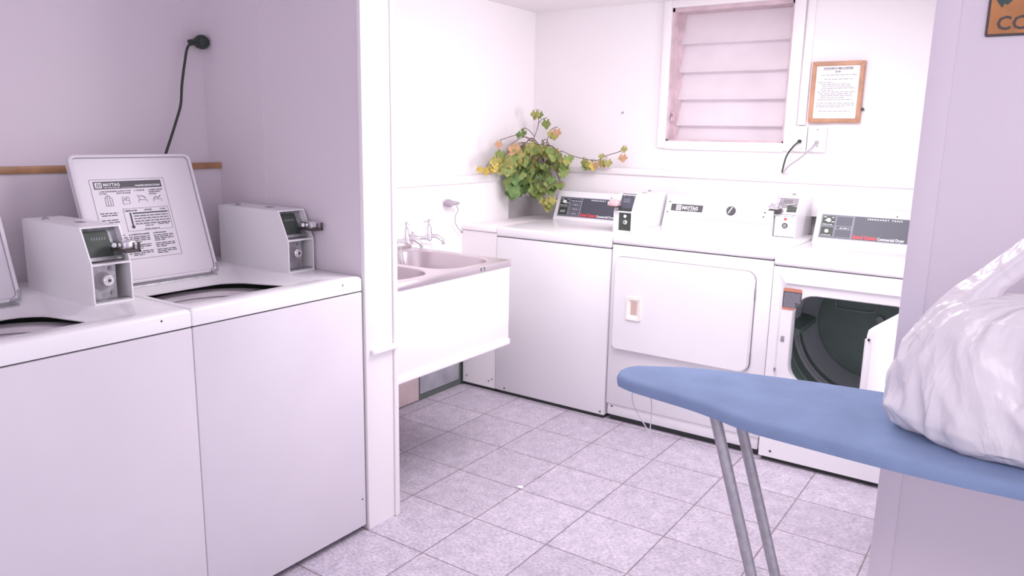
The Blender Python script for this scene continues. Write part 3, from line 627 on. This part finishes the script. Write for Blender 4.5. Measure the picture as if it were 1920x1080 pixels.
# ------------------------------------------------------------------ dryers
YF = 3.258
def speed_queen_console(t, x0, x1, zb, s_knob):
    y0 = 3.80; up = Vector((0, .07, .15)).normalized(); h = .158
    # body profile in y-z
    b = MB().use('enamel_hi')
    prof = [(0, 0), (.100*0+.0, .0), (.062, .146), (.075, .158), (.12, .160), (.15, .150), (.15, 0)]
    b.prism(prof, (x0, y0, zb), Y, Z, x1-x0, 0)
    body = b.build('console', None, t, sharp=25)
    n = X.cross(up)
    def q(a, c_, d=0): return Vector((x0+a, y0, zb))+up*c_+n*d
    b = MB(); W_ = x1-x0
    up2 = Vector((0, .062, .146)).normalized(); n2 = X.cross(up2)
    def q(a, c_, d=0): return Vector((x0+a, y0, zb))+up2*c_+n2*d
    def rect(m, a, c_, w, h_, d, t_=.0006): b.use(m); b.prism([(0, 0), (w, 0), (w, h_), (0, h_)], q(a, c_, d), X, up2, t_)
    def outline(m, a, c_, w, h_, d, lw=.002):
        for r in ((a, c_, w, lw), (a, c_+h_-lw, w, lw), (a, c_, lw, h_), (a+w-lw, c_, lw, h_)): rect(m, *r, d)
    rect('panelline', .022, .020, W_-.044, .118, .0, .003)
    rect('panel', .025, .023, W_-.050, .112, .003, .001)
    H0 = .023; d = .0042
    outline('panelline', .0275, H0+.058, .060, .050, d, .0015); outline('panelline', .0275, H0+.004, .060, .050, d, .0015)
    outline('panelline', .091, H0+.004, .074, .104, d, .0015)
    rect('panelline', .1675, H0, .002, .112, d)
    rect('dark', .029, H0+.060, .057, .046, d); rect('dark', .029, H0+.006, .057, .046, d)
    b.use('white'); b.lathe([(.010, 0), (.009, .012)], q(.059, H0+.083, .005), n2, 16, cap1=True); b.prism([(0, 0), (.014, -.004), (.014, .008)], q(.040, H0+.081, .005), X, up2, .006)
    rg = random.Random(9)
    bars(b, q(.033, H0+.098, d+.0008), X, up2, .014, .006, rg, .0003); bars(b, q(.070, H0+.097, d+.0008), X, up2, .013, .004, rg, .0003); bars(b, q(.071, H0+.076, d+.0008), X, up2, .013, .006, rg, .0003); bars(b, q(.033, H0+.063, d+.0008), X, up2, .048, .004, rg, .0003)
    if s_knob: b.lathe([(.009, 0), (.009, .006), (.006, .010)], q(.057, H0+.030, .005), n2, 14, cap1=True); bars(b, q(.035, H0+.010, d+.0008), X, up2, .044, .004, rg, .0003)
    else: bars(b, q(.041, H0+.030, d+.0008), X, up2, .03, .005, rg, .0003); bars(b, q(.039, H0+.022, d+.0008), X, up2, .036, .005, rg, .0003)
    if s_knob:
        outline('panelline', .094, H0+.042, .068, .018, d+.0006, .0015); b.use('white'); bars(b, q(.112, H0+.048, d+.0008), X, up2, .04, .006, rg, .0003)
    else:
        b.use('white'); bars(b, q(.101, H0+.090, d+.0008), X, up2, .06, .005, rg, .0003)
        for k in range(3):
            outline('panelline', .096, H0+.010+k*.026, .062, .018, d+.0006, .0015); b.use('white'); bars(b, q(.118, H0+.016+k*.026, d+.0008), X, up2, .03, .005, rg, .0003)
            b.lathe([(.0022, 0), (.0022, .0006)], q(.107, H0+.019+k*.026, d+.0006), n2, 8, cap1=True)
    b.use('white'); text(b, 'P E R M A N E N T    P R E S S', .0095, q(.225, H0+.099, d), X, up2, .0004, bold=.0003, width=.145)
    b.use('red'); text(b, 'Speed Queen', .0245, q(.174, H0+.005, d), X, up2, .0005, bold=.0010, width=.101)
    b.use('white'); text(b, 'Commercial Dryer', .0195, q(.279, H0+.0045, d), X, up2, .0005, bold=.0004, width=.112)
    b.build('control_panel', None, body)
    b = MB().use('ink'); b.lathe([(.0035, 0), (.0035, .001)], q(.345, .148, .0005), n2, 8, cap1=True); b.build('screw', None, body)

# dryer 1: blank front
t = thing('clothes_dryer', 'leftmost appliance of back row, blank front, charcoal control panel', 'clothes dryer', (-2.0, 3.6, 0), 'coin dryers along the back wall')
b = MB().use('enamel'); b.box(-2.334, -1.664, YF, 3.95, .018, .8555, .005); b.use('gap'); b.box(-2.325, -1.67, YF+.012, 3.9, 0, .03); b.box(-2.330, -1.668, YF+.004, 3.94, .85, .86)
b.lathe([(.0045, 0), (.0045, .002)], (-2.27, YF, .035), (0, -1, 0), 8, cap1=True); b.lathe([(.0045, 0), (.0045, .002)], (-1.685, YF, .035), (0, -1, 0), 8, cap1=True)
b.build('cabinet', None, t)
b = MB().use('enamel_hi'); b.box(-2.337, -1.661, YF-.003, 3.95, .858, .908, .010, 3); b.build('top_panel', None, t)
speed_queen_console(t, -2.325, -1.70, .908, False)
FY = Matrix.Rotation(-math.pi/2, 4, 'Z')     # local +x front -> world -y ; local y -> world +x
coin_box(t, (-1.763, 3.465, .908), FY, 'dark', w=.100, depth=.42, h=.190)

# dryer 2: white maytag
t = thing('clothes_dryer', 'middle dryer with closed door and cream recessed handle', 'clothes dryer', (-1.27, 3.6, 0), 'coin dryers along the back wall')
dx0, dx1 = -1.656, -.897
b = MB().use('enamel'); b.box(dx0, dx1, YF, 3.95, .088, .8802, .006); b.box(dx0+.006, dx1-.006, YF+.008, 3.9, .030, .092, .004)
b.use('gap'); b.box(dx0+.01, dx1-.01, YF+.03, 3.9, 0, .035); b.box(dx0+.004, dx1-.004, YF+.005, 3.94, .878, .885)
for px in (.03, .70): b.lathe([(.0045, 0), (.0045, .002)], (dx0+px, YF+.008, .075), (0, -1, 0), 8, cap1=True)
b.build('cabinet', None, t)
b = MB().use('enamel_hi'); b.box(dx0-.002, dx1+.002, YF-.004, 3.95, .883, .925, .012, 3); b.build('top_panel', None, t)
# door
ddx0, ddx1, dz0, dz1 = -1.632, -.966, .375, .825
pts = [(ddx0+.025, dz1-.003), (ddx0, dz1-.04), (ddx0-.004, dz0+.05), (ddx0+.008, dz0+.012)]
rc = [(ddx0, dz0+.02), (ddx0+.012, dz0)] + [(ddx1-.045+.045*math.sin(R(a)), dz0+.045-.045*math.cos(R(a))) for a in range(0, 91, 15)] + [(ddx1-.045+.045*math.cos(R(a)), dz1-.045+.045*math.sin(R(a))) for a in range(0, 91, 15)] + [(ddx0+.03, dz1), (ddx0+.01, dz1-.008), (ddx0, dz1-.03)]
b = MB().use('seam'); b.prism([(p[0]+(.0035 if p[0] > -1.2 else -.0005), p[1]+(.003 if p[1] > .6 else -.001)) for p in rc], (0, YF, 0), X, Z, .002)  # grey backing shows at top and right as the door's painted shadow
b.use('enamel'); b.prism(rc, (0, YF-.001, 0), X, Z, .020, .006, 3)
for z in (.73, .44): b.use('seam'); b.box(ddx1-.001, ddx1+.004, YF-.012, YF, z-.025, z+.025, .001)
door = b.build('door', None, t)
hp = [(-1.560, .530), (-1.481, .530), (-1.481, .645), (-1.560, .645)]
b = MB().use('cream')
lo = lambda x0, x1, z0, z1, r, y: [Vector((p[0], y, p[1])) for p in rrect(x0, x1, z0, z1, r, 5)]
b.loops([lo(-1.560, -1.481, .530, .645, .010, YF-.020), lo(-1.558, -1.483, .532, .643, .010, YF-.027), lo(-1.548, -1.494, .545, .630, .008, YF-.027), lo(-1.543, -1.499, .550, .626, .008, YF-.0235), lo(-1.539, -1.502, .554, .622, .006, YF-.0215)], cap1=True)
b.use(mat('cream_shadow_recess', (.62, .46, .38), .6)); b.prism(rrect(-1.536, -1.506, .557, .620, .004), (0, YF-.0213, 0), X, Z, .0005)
b.build('door_handle', None, door)
# console
b = MB().use('enamel_hi'); zc = .925
b.prism([(0, 0), (.058, .150), (.066, .160), (.13, .160), (.15, .150), (.15, 0)], (dx0+.008, 3.80, zc), Y, Z, .70, 0); cons = b.build('console', None, t, sharp=25)
up2 = Vector((0, .058, .150)).normalized(); n2 = X.cross(up2)
q = lambda a, c_, d=0: Vector((dx0+.008+a, 3.80, zc))+up2*c_+n2*d
b = MB().use('enamel'); b.prism([(.018, .052), (.60, .052), (.60, .158), (.018, .158)], q(0, 0, .0005), X, up2, .0025, .001); b.use('seam'); b.prism([(.0, .0), (.58, .0), (.58, .001), (0, .001)], q(.02, .047, .001), X, up2, .0004)
b.use('labelgrey'); b.prism([(0, 0), (.172, 0), (.172, .036), (0, .036)], q(.035, .085, .003), X, up2, .002)
b.use('white'); b.prism([(0, 0), (.028, 0), (.028, .028), (0, .028)], q(.063, .089, .005), X, up2, .0005); text(b, 'MAYTAG', .026, q(.096, .0945, .005), X, up2, .0004, bold=.0008, width=.085); bars(b, q(.13, .0885, .005), X, up2, .045, .0035, random.Random(4))
b.use('labelgrey')
for k in range(4): b.prism([(.004+k*.006, .004), (.0065+k*.006, .004), (.0085+k*.006, .025), (.006+k*.006, .025)], q(.063, .089, .0056), X, up2, .0004)
b.build('badge_panel', None, cons)
b = MB().use('seam'); b.prism([(0, 0), (.098, 0), (.098, .088), (0, .088)], q(.309, .058, .003), X, up2, .0005); b.use('enamel_hi'); b.prism([(.001, .001), (.097, .001), (.097, .087), (.001, .087)], q(.309, .058, .0035), X, up2, .001)
b.use('labelgrey'); b.lathe([(.0235, 0), (.0235, .006), (.020, .016)], q(.358, .103, .0045), n2, 24, cap1=True); b.use('white'); b.prism([(-.0025, -.018), (.0025, -.018), (.0025, .018), (-.0025, .018)], q(.358, .103, .0205), (Vector((1, 0, 0))+up2*-.5).normalized(), (up2+X*.5).normalized(), .001)
b.build('dial', None, cons)
for a, c_ in ((.022, .132), (.018, .075), (.527, .108), (.524, .085)):
    b = MB().use('ink'); b.lathe([(.004, 0), (.004, .001)], q(a, c_, .003), n2, 8, cap1=True); b.build('screw', None, cons)
coin_box(t, (-1.046, 3.705, .925), FY, 'silver', w=.110, depth=.30, h=.190)

# dryer 3: open door
YG = 3.24
t = thing('clothes_dryer', 'rightmost dryer with its door open onto a dark drum', 'clothes dryer', (-.55, 3.6, 0), 'coin dryers along the back wall')
ex0, ex1 = -.890, -.212
ox0, ox1, oz0, oz1 = -.800, -.33, .36, .752
def opening(grow, y, r=.085):
    pts = []
    x0, x1, z0, z1 = ox0-grow, ox1+grow, oz0-grow, oz1+grow
    return [Vector((p[0], y, p[1])) for p in rrect(x0, x1, z0, z1, r+grow, 6)]
b = MB().use('enamel')
rec = [Vector((p[0], YG, p[1])) for p in rrect(ox0-.055, ox1+.07, oz0-.06, oz1+.045, .02, 6)]
rec2 = [Vector((p[0], YG+.009, p[1])) for p in rrect(ox0-.048, ox1+.062, oz0-.052, oz1+.036, .02, 6)]
outer = [Vector((p[0], YG, p[1])) for p in rrect(ex0, ex1, .022, .8635, .004, 6)]
outer0 = [Vector((p[0], 3.95, p[1])) for p in rrect(ex0, ex1, .022, .8635, .004, 6)]
b.loops([outer0, outer, rec, rec2, opening(.004, YG+.009), opening(0, YG+.014), opening(-.001, YG+.05)], cap0=True)
b.use('gap'); b.box(ex0+.01, ex1-.01, YG+.02, 3.9, 0, .022); b.box(ex0+.004, ex1-.004, YG+.005, 3.94, .856, .868)
for px in (.05, .60): b.lathe([(.005, 0), (.005, .002)], (ex0+px, YG, .05), (0, -1, 0), 8, cap1=True)
p = at(1, YG+.009, 1467, 635); b.use('seam'); b.box(p.x-.007, p.x+.007, YG+.006, YG+.010, p.z-.012, p.z+.012, .001); p = at(1, YG, 1452, 692); b.box(p.x-.004, p.x+.004, YG-.002, YG+.003, p.z-.008, p.z+.006)
b.build('cabinet', None, t, sharp=40)
b = MB().use('enamel_hi'); b.box(ex0-.002, ex1+.002, YG-.005, 3.95, .866, .912, .012, 3); b.build('top_panel', None, t)
speed_queen_console(t, ex0+.012, ex1, .912, True)
# drum
cxd, czd = -.56, .55
b = MB().use('drum')
bk = [(-.285, .06)]
b.lathe([(.30, .052), (.312, .08), (.312, .24), (.305, .242), (.312, .25), (.312, .52), (.26, .545), (.25, .56)], (cxd, YG, czd), Y, 56)
b.lathe([(.25, .56), (.0, .575)], (cxd, YG, czd), Y, 56)
b.loops([opening(-.001, YG+.048), [Vector((cxd+(v.x-cxd)*1.0, YG+.055, v.z)) for v in opening(.05, 0)]])
b.use('drumrib')
for y_ in (.34, .38): b.lathe([(.312, y_), (.300, y_+.004), (.300, y_+.010), (.312, y_+.016)], (cxd, YG, czd), Y, 56)
b.lathe([(.312, .47), (.296, .482), (.262, .535), (.256, .548)], (cxd, YG, czd), Y, 56)
b.build('drum', None, t)
for k in range(3):
    a = R(-60+120*k); v = Vector((math.cos(a), 0, math.sin(a))); w = Vector((-math.sin(a), 0, math.cos(a)))
    b = MB().use('drum'); b.prism([(-.03, .312), (.03, .312), (.012, .25), (-.012, .25)], Vector((cxd, YG+.19, czd)), w, v, .30)
    b.build('drum_baffle', None, t)
b = MB().use('drumrib'); yb = YG+.555
pz = lambda px, py: at(1, yb, px, py)
l1 = [pz(*q_) for q_ in ((1567, 562), (1568, 572), (1574, 578), (1630, 586), (1640, 584), (1646, 578), (1648, 568))]
b.tube(spline(l1, 4), .0025, 6); b.lathe([(.016, 0), (.016, -.004), (.011, -.006)], pz(1650, 600), Y, 14, cap1=True)
b.build('drum_grille', None, t)
# warning label
b = MB().use('labelgrey'); a0 = at(1, YG+.008, 1470, 541); LX0, LX1, LZ0, LZ1 = -.846, -.770, .683, .775
b.prism([(LX0, LZ0), (LX1-.03, LZ0), (LX1, LZ0+.03), (LX1, LZ1-.005), (LX1-.005, LZ1), (LX0+.006, LZ1), (LX0, LZ1-.006)], (0, YG+.0088, 0), X, Z, .0006)
b.use('warnor'); b.prism([(LX0, LZ1-.014), (LX1, LZ1-.014), (LX1, LZ1-.004), (LX1-.004, LZ1), (LX0+.005, LZ1), (LX0, LZ1-.005)], (0, YG+.0080, 0), X, Z, .0004); b.prism([(LX0, LZ0), (LX1-.03, LZ0), (LX1-.021, LZ0+.009), (LX0, LZ0+.009)], (0, YG+.0080, 0), X, Z, .0004)
b.use('panelline'); rg = random.Random(8)
for k in range(14): bars(b, (LX0+.006, YG+.0080, LZ1-.022-k*.0045), X, Z, .064 if k < 9 else .046, .0026, rg)
b.build('warning_label', None, t, label='dark warning sticker with orange top and bottom bands')
# open door, hinged at right
hx, hy = -.325, YG-.012; fx, fy = -.398, 2.665
dv = Vector((fx-hx, fy-hy, 0)); L_ = dv.length; dv.normalize()
b = MB().use('enamel'); zz0, zz1 = .345, .778
pts = [(0, zz0), (L_-.03, zz0), (L_, zz0+.03), (L_, zz1-.02), (L_-.012, zz1), (L_-.05, zz1+.002), (0, zz1+.002)]
b.prism(pts, (hx, hy, 0), dv, Z, .020, .004, 3); b.prism([(.03, zz0+.03), (L_-.05, zz0+.03), (L_-.05, zz1-.04), (.03, zz1-.04)], (hx-.02, hy, 0), dv, Z, .02, .006)
b.use('ink'); sc = Vector((hx, hy, 0))+dv*(L_-.001)+Z*.745; b.lathe([(.005, 0), (.004, .0015)], sc-Vector((.012, 0, 0)), (0, -1, 0), 8, cap1=True)
b.build('door', None, t)

# ------------------------------------------------------------------ potted vine
t = thing('potted_vine', 'trailing potted vine with green and yellowing leaves in the corner', 'potted plant', (-2.49, 3.90, 1.207))
pcx, pcy, pz0 = -2.495, 3.925, 1.1725+.035
b = MB().use(mat('pale_pink_pot', (.78, .70, .70), .5)); b.lathe([(.045, 0), (.062, .10), (.068, .10), (.068, .115), (.060, .115), (.055, .095)], (pcx, pcy, pz0), Z, 24, cap0=True); b.build('pot', None, t)
b = MB().use('soil'); b.lathe([(.058, .10), (.0, .104)], (pcx, pcy, pz0), Z, 20); b.build('soil', None, t)
def leaf(bm_, pos, size, yaw, droop, roll, rg):
    # lobed, serrated leaf with a folded midrib
    n = 44; pts = []
    for i in range(n+1):
        a = -math.pi+2*math.pi*i/n
        lobe = abs(math.cos(2.5*a)) if abs(a) < 2.6 else .3
        r = .34+.10*math.cos(a)+.13*lobe**1.4+(.04 if i % 2 else -.035)
        if abs(a) > 2.8: r *= .4
        pts.append((r*math.cos(a)+.33, r*math.sin(a)))
    m = Matrix.Translation(pos) @ Matrix.Rotation(yaw, 4, 'Z') @ Matrix.Rotation(droop, 4, 'Y') @ Matrix.Rotation(roll, 4, 'X')
    c = bm_.bm.verts.new(m @ Vector((.33*size, 0, .02*size))); vs = []
    for i, (px, py) in enumerate(pts[:-1]):
        z = .16*abs(py)*size-.16*px*px*size+rg.uniform(-.03, .03)*size
        vs.append(bm_.bm.verts.new(m @ Vector((px*size, py*size, z))))
    n0 = len(bm_.bm.faces)
    for i in range(len(vs)): bm_.bm.faces.new((c, vs[i], vs[(i+1) % len(vs)]))
    bm_._tag(n0)
rg = random.Random(21)
root = Vector((pcx, pcy, pz0+.10))
foliage = {k: MB() for k in ('leafg', 'leafd', 'leafo', 'leafy', 'leafr')}
stems = MB()
def pl(px, py, y):
    p = at(1, y, px, py)
    return p if p.x > -2.49 else at(0, -2.49, px, py)
spots = []
# clusters: (px, py, spread_x, spread_y, count, depth y, size, colour weights)
clus = [(985, 300, 34, 20, 20, 3.86, .075, 'goo'), (950, 305, 22, 16, 12, 3.84, .07, 'gog'), (1010, 325, 26, 20, 17, 3.80, .08, 'ggd'), (972, 340, 16, 22, 11, 3.76, .085, 'gdd'), (965, 357, 9, 10, 4, 3.74, .09, 'gdd'),
        (1030, 345, 16, 15, 9, 3.80, .07, 'ggo'), (1040, 300, 14, 14, 6, 3.86, .07, 'go'), (1058, 305, 8, 15, 5, 3.80, .065, 'ggo'), (962, 278, 14, 8, 5, 3.86, .06, 'ror'), (1000, 280, 20, 8, 7, 3.88, .065, 'goo'), (1020, 285, 14, 8, 5, 3.85, .075, 'go'),
        (1050, 350, 12, 6, 4, 3.80, .06, 'gd'), (1030, 383, 9, 13, 6, 3.74, .065, 'goo'), (918, 318, 13, 4, 3, 3.80, .06, 'yyy'), (930, 303, 10, 8, 4, 3.82, .06, 'goy'), (1000, 350, 14, 10, 6, 3.8, .07, 'gg')]
key = {'g': 'leafg', 'o': 'leafo', 'd': 'leafd', 'y': 'leafy', 'r': 'leafr'}
for px, py, sx, sy, n, y, sz, cols in clus:
    for i in range(int(n*1.7)):
        p = pl(px+rg.gauss(0, .55)*sx, py+rg.gauss(0, .55)*sy, y+rg.uniform(-.05, .05))
        p.z += sz*.35
        leaf(foliage[key[rg.choice(cols)]], p, sz*rg.uniform(.7, 1.1), rg.uniform(-2.4, -.2), rg.uniform(.7, 1.5), rg.uniform(-.5, .5), rg)
        if i % 7 == 0:
            mid = (root+p)/2+Vector((0, -.01, .05)); stems.tube(spline([root, mid, p], 4), [.0022]*9, 5)
# upright shoots and the long runner
def shoot(pl_, y, leaves):
    P = [pl(*q_, y) for q_ in pl_]; stems.tube(spline(P, 5), .0022, 5)
    for lx, ly, sz, c_ in leaves:
        p = pl(lx, ly, y); near = min(P, key=lambda v: (v-p).length); stems.tube([near, (near+p)/2+Z*.006, p], .0013, 5)
        leaf(foliage[key[c_]], p, sz, rg.uniform(-2.2, -.9), rg.uniform(.9, 1.5), rg.uniform(-.4, .4), rg)
shoot(((1000, 272), (1002, 257), (1008, 240), (1010, 230), (1009, 218), (1007, 207)), 3.90, ((1004, 206, .062, 'o'), (1012, 208, .05, 'g'), (1005, 214, .045, 'g')))
shoot(((1009, 232), (1016, 224), (1024, 221)), 3.90, ((1025, 222, .07, 'g'),))
shoot(((1002, 256), (994, 246), (985, 240)), 3.90, ((978, 246, .055, 'd'), (985, 244, .05, 'g'), (982, 240, .03, 'g')))
shoot(((1025, 270), (1029, 252), (1035, 242), (1044, 238)), 3.88, ((1035, 243, .06, 'o'), (1045, 240, .06, 'r'), (1042, 250, .05, 'o')))
shoot(((1030, 292), (1050, 283), (1070, 291), (1092, 297), (1118, 301), (1134, 293), (1146, 289), (1162, 284), (1170, 275)), 3.93,
      ((1098, 296, .06, 'o'), (1106, 300, .065, 'o'), (1113, 303, .06, 'y'), (1100, 304, .055, 'g'), (1120, 302, .05, 'r'), (1130, 297, .06, 'o'), (1135, 300, .05, 'r'), (1140, 298, .055, 'o'), (1128, 288, .04, 'o'), (1172, 273, .045, 'o'), (1168, 288, .055, 'r')))
shoot(((955, 285), (935, 292), (920, 300), (913, 312)), 3.82, ((912, 314, .05, 'y'),))
shoot(((1045, 290), (1052, 300), (1058, 318)), 3.80, ((1051, 285, .05, 'g'), (1064, 300, .055, 'g'), (1056, 318, .06, 'g')))
shoot(((1010, 335), (1022, 352), (1035, 345), (1055, 342)), 3.74, ((1058, 343, .045, 'g'),))
stems.build('stem', 'stem', t)
for k, lb in (('leafg', None), ('leafd', 'deep green leaves'), ('leafo', 'olive leaves'), ('leafy', 'yellow leaves'), ('leafr', 'reddish leaves')):
    foliage[k].build('foliage', k, t, label=lb, sharp=80)

# ------------------------------------------------------------------ ironing board
t = thing('ironing_board', 'blue covered ironing board on grey tube legs in the foreground', 'ironing board', (.2, 1.5, 0))
ZB = .876
far = [(1158, 697), (1165, 689), (1190, 683.5), (1230, 684), (1300, 687), (1400, 697), (1480, 707), (1550, 716.5), (1680, 736)]
near = [(1160, 704), (1180, 713), (1215, 724), (1290, 746), (1345, 765), (1400, 786), (1450, 800), (1500, 813), (1645, 850), (1800, 886), (1905, 908)]
F_ = [at(2, ZB, *q_) for q_ in far]; N_ = [at(2, ZB, *q_) for q_ in near]
F_ = spline(F_, 4)+[Vector((.2, 1.688, ZB)), Vector((.55, 1.685, ZB)), Vector((.80, 1.66, ZB)), Vector((.84, 1.60, ZB)), Vector((.84, 1.40, ZB)), Vector((.80, 1.345, ZB))]
N_ = spline(N_, 4)
ring = [(p.x, p.y) for p in F_+list(reversed(N_))]
cxm = sum(p[0] for p in ring)/len(ring); cym = sum(p[1] for p in ring)/len(ring)
def inset(d):
    out = []; k = len(ring)
    for i in range(k):
        a = Vector(ring[i-1]); c_ = Vector(ring[(i+1) % k]); e = (c_-a); e.normalize(); n_ = Vector((e.y, -e.x)); out.append(Vector(ring[i])+n_*d)
    return out
lv = lambda d, z: [Vector((p.x, p.y, z)) for p in inset(d)]
b = MB().use('blue'); b.loops([lv(.006, ZB-.026), lv(0, ZB-.024), lv(-.001, ZB-.012), lv(.002, ZB-.005), lv(.008, ZB-.001), lv(.018, ZB)], cap0=True, cap1=True); b.build('padded_cover', None, t, sharp=60)
for yy in (1.42, 1.54):
    b = MB().use('leg'); b.tube([(-.482, yy, .85), (-.222, yy, .012)], .0112, 16)
    d_ = Vector((.26, 0, -.838)).normalized(); pf = Vector((-.482, yy, .85))+d_*(.80 if yy < 1.5 else .755)
    b.use('gap'); b.lathe([(.0035, 0), (.0035, .001)], pf+Vector((-.002, -.0112, 0)), (0, -1, 0), 10, cap1=True); b.use('chrome'); b.lathe([(.0052, -.001), (.005, .0008), (.0036, .0008)], pf+Vector((-.002, -.0112, 0)), (0, -1, 0), 14)
    b.build('leg', None, t)
b = MB(); b.tube([(-.215, 1.32, .012), (-.215, 1.66, .012)], .0115, 12); b.build('foot_bar', 'leg', t)
for yy in (1.44, 1.52):
    b = MB(); b.tube([(.46, yy, .85), (.30, yy, .012)], .0105, 12); b.build('leg', 'leg', t)
b = MB(); b.tube([(.30, 1.36, .012), (.30, 1.62, .012)], .0115, 12); b.build('foot_bar', 'leg', t)
b = MB(); b.box(-.40, .50, 1.46, 1.56, .838, .849, .002); b.build('under_frame', 'leg', t)
cp = [at(1, 1.50, *q_) for q_ in ((1196, 712), (1187, 730), (1186, 752), (1197, 778), (1212, 802), (1222, 824), (1223, 836))]; cq = [at(1, 1.50, *q_) for q_ in ((1208, 716), (1219, 742), (1222, 765), (1220, 792), (1219, 815), (1223, 836))]
b = MB(); b.tube(spline(cp, 5), .0013, 6); b.tube(spline(cq, 5), .0013, 6); b.build('drawstring', 'cordwhite', t)

# ------------------------------------------------------------------ plastic bag with laundry
t = thing('plastic_bag', 'full white plastic carrier bag slumped on the blue ironing board', 'plastic bag', (.09, 1.5, ZB))
rg = random.Random(12)
from mathutils import noise as mn
def bag_pt(th, h):
    "h 0..1 from board to gathered neck"
    prof = [(0, .84), (.05, .95), (.13, 1.0), (.35, .99), (.57, .94), (.70, .89), (.82, .80), (.91, .64), (.97, .42), (1.0, .12)]
    for (a, ra), (c_, rc_) in zip(prof, prof[1:]):
        if h <= c_: f = (h-a)/(c_-a); rr = ra+(rc_-ra)*f; break
    rx, ry = .275*rr, .122*rr
    z = ZB+.0015+.268*h
    p = Vector((.092+rx*math.cos(th), 1.495+ry*math.sin(th)*(1.12 if math.sin(th) > 0 else 1.0), z))
    q = Vector((p.x*4.2, p.y*4.2, p.z*4.2))
    nv = mn.noise(q)*.022
    # crisp folds running up towards the handles
    k = Vector((math.cos(th)*2.6+h*1.3, math.sin(th)*2.6, h*1.1))
    nv += (.5-abs(mn.noise(k*1.9+Vector((4, 0, 0))))*2.2)*.012
    k2 = Vector((p.x*7+p.z*5, p.y*5, p.z*6-p.x*4)); nv += max(0, .25-abs(mn.noise(k2)))*.016
    d = Vector((math.cos(th), math.sin(th)*.7, .25*h)); p += d*nv
    if h < .06: p.z = max(ZB+.001, p.z+.004*math.sin(th*9))
    if h > .6: p.z += mn.noise(Vector((p.x*9, p.y*9, 7)))*.03*(h-.6)/.4
    return p
NT, NH = 220, 80
b = MB().use('bag')
b.loops([[bag_pt(2*math.pi*i/NT, j/NH) for i in range(NT)] for j in range(NH+1)], cap0=True)
b.build('bag_body', None, t, sharp=180)
# handles
b = MB().use('bag')
def strip(pts, w0, w1, side):
    A, Bp = [], []
    for i, p in enumerate(pts):
        w = w0+(w1-w0)*i/(len(pts)-1); cr = .004*math.sin(i*1.7); A.append(p+side*w+Vector((0, cr, 0))); Bp.append(p-side*w)
    n = len(pts); ls = []
    for i in range(n): ls.append([A[i], A[i].lerp(Bp[i], .33)+Vector((0, -.006, 0)), A[i].lerp(Bp[i], .66)+Vector((0, .004, 0)), Bp[i]])
    b.loops(ls, close=False)
def sheet(left, right, yo):
    A = spline(left, 6); Bp = spline(right, 6); ls = []
    for i in range(len(A)):
        f = i/(len(A)-1); row = []
        for k in range(9):
            g = k/8; p_ = A[i].lerp(Bp[i], g); p_ = p_+Vector((0, yo*math.sin(math.pi*g)*(1-.5*f)+.006*math.sin(g*11+f*3), 0)); row.append(p_)
        ls.append(row)
    b.loops(ls, close=False)
for yo in (-.035, .03):
    sheet([(-.172, 1.50, 1.02), (-.150, 1.50, 1.078), (-.112, 1.50, 1.132), (-.072, 1.50, 1.172), (-.029, 1.50, 1.218), (.02, 1.50, 1.27), (.085, 1.50, 1.30), (.15, 1.50, 1.285), (.205, 1.50, 1.22), (.225, 1.50, 1.13), (.225, 1.50, 1.07)],
          [(-.02, 1.50, 1.00), (-.02, 1.50, 1.06), (-.035, 1.50, 1.105), (-.035, 1.50, 1.135), (-.012, 1.50, 1.165), (.022, 1.50, 1.205), (.08, 1.50, 1.25), (.125, 1.50, 1.235), (.145, 1.50, 1.19), (.13, 1.50, 1.11), (.12, 1.50, 1.06)], yo)
b.build('handle', None, t, sharp=180)
b = MB()
for cx_, cy_, cz_, r_ in ((-.03, 1.49, .965, .080), (.09, 1.48, .975, .095), (.21, 1.50, .96, .085), (.05, 1.53, 1.03, .07), (.15, 1.49, 1.04, .065)):
    tb = bmesh.new(); bmesh.ops.create_icosphere(tb, subdivisions=4, radius=1)
    for v in tb.verts:
        k = 1+.16*mn.noise(v.co*1.8+Vector((cx_*30, 0, 0)))
        v.co = Vector((cx_+v.co.x*r_*1.15*k, cy_+v.co.y*r_*.82*k, max(ZB+.006, cz_+v.co.z*r_*k)))
    b._merge(tb)
b.build('laundry', 'clothes', t, sharp=180)

# scrap of paper on the floor
p = at(2, .0, 975, 913); b = MB(); b.prism([(0, 0), (.022, -.004), (.026, .012), (.012, .02), (.002, .012)], (p.x-.01, p.y-.01, .001), X, Y, .002); tag(b.build('paper_scrap', 'paper'), 'small torn white paper scrap on the grey tiled floor', 'paper scrap')
# no lamp modelled here; added area lights brighten the back room
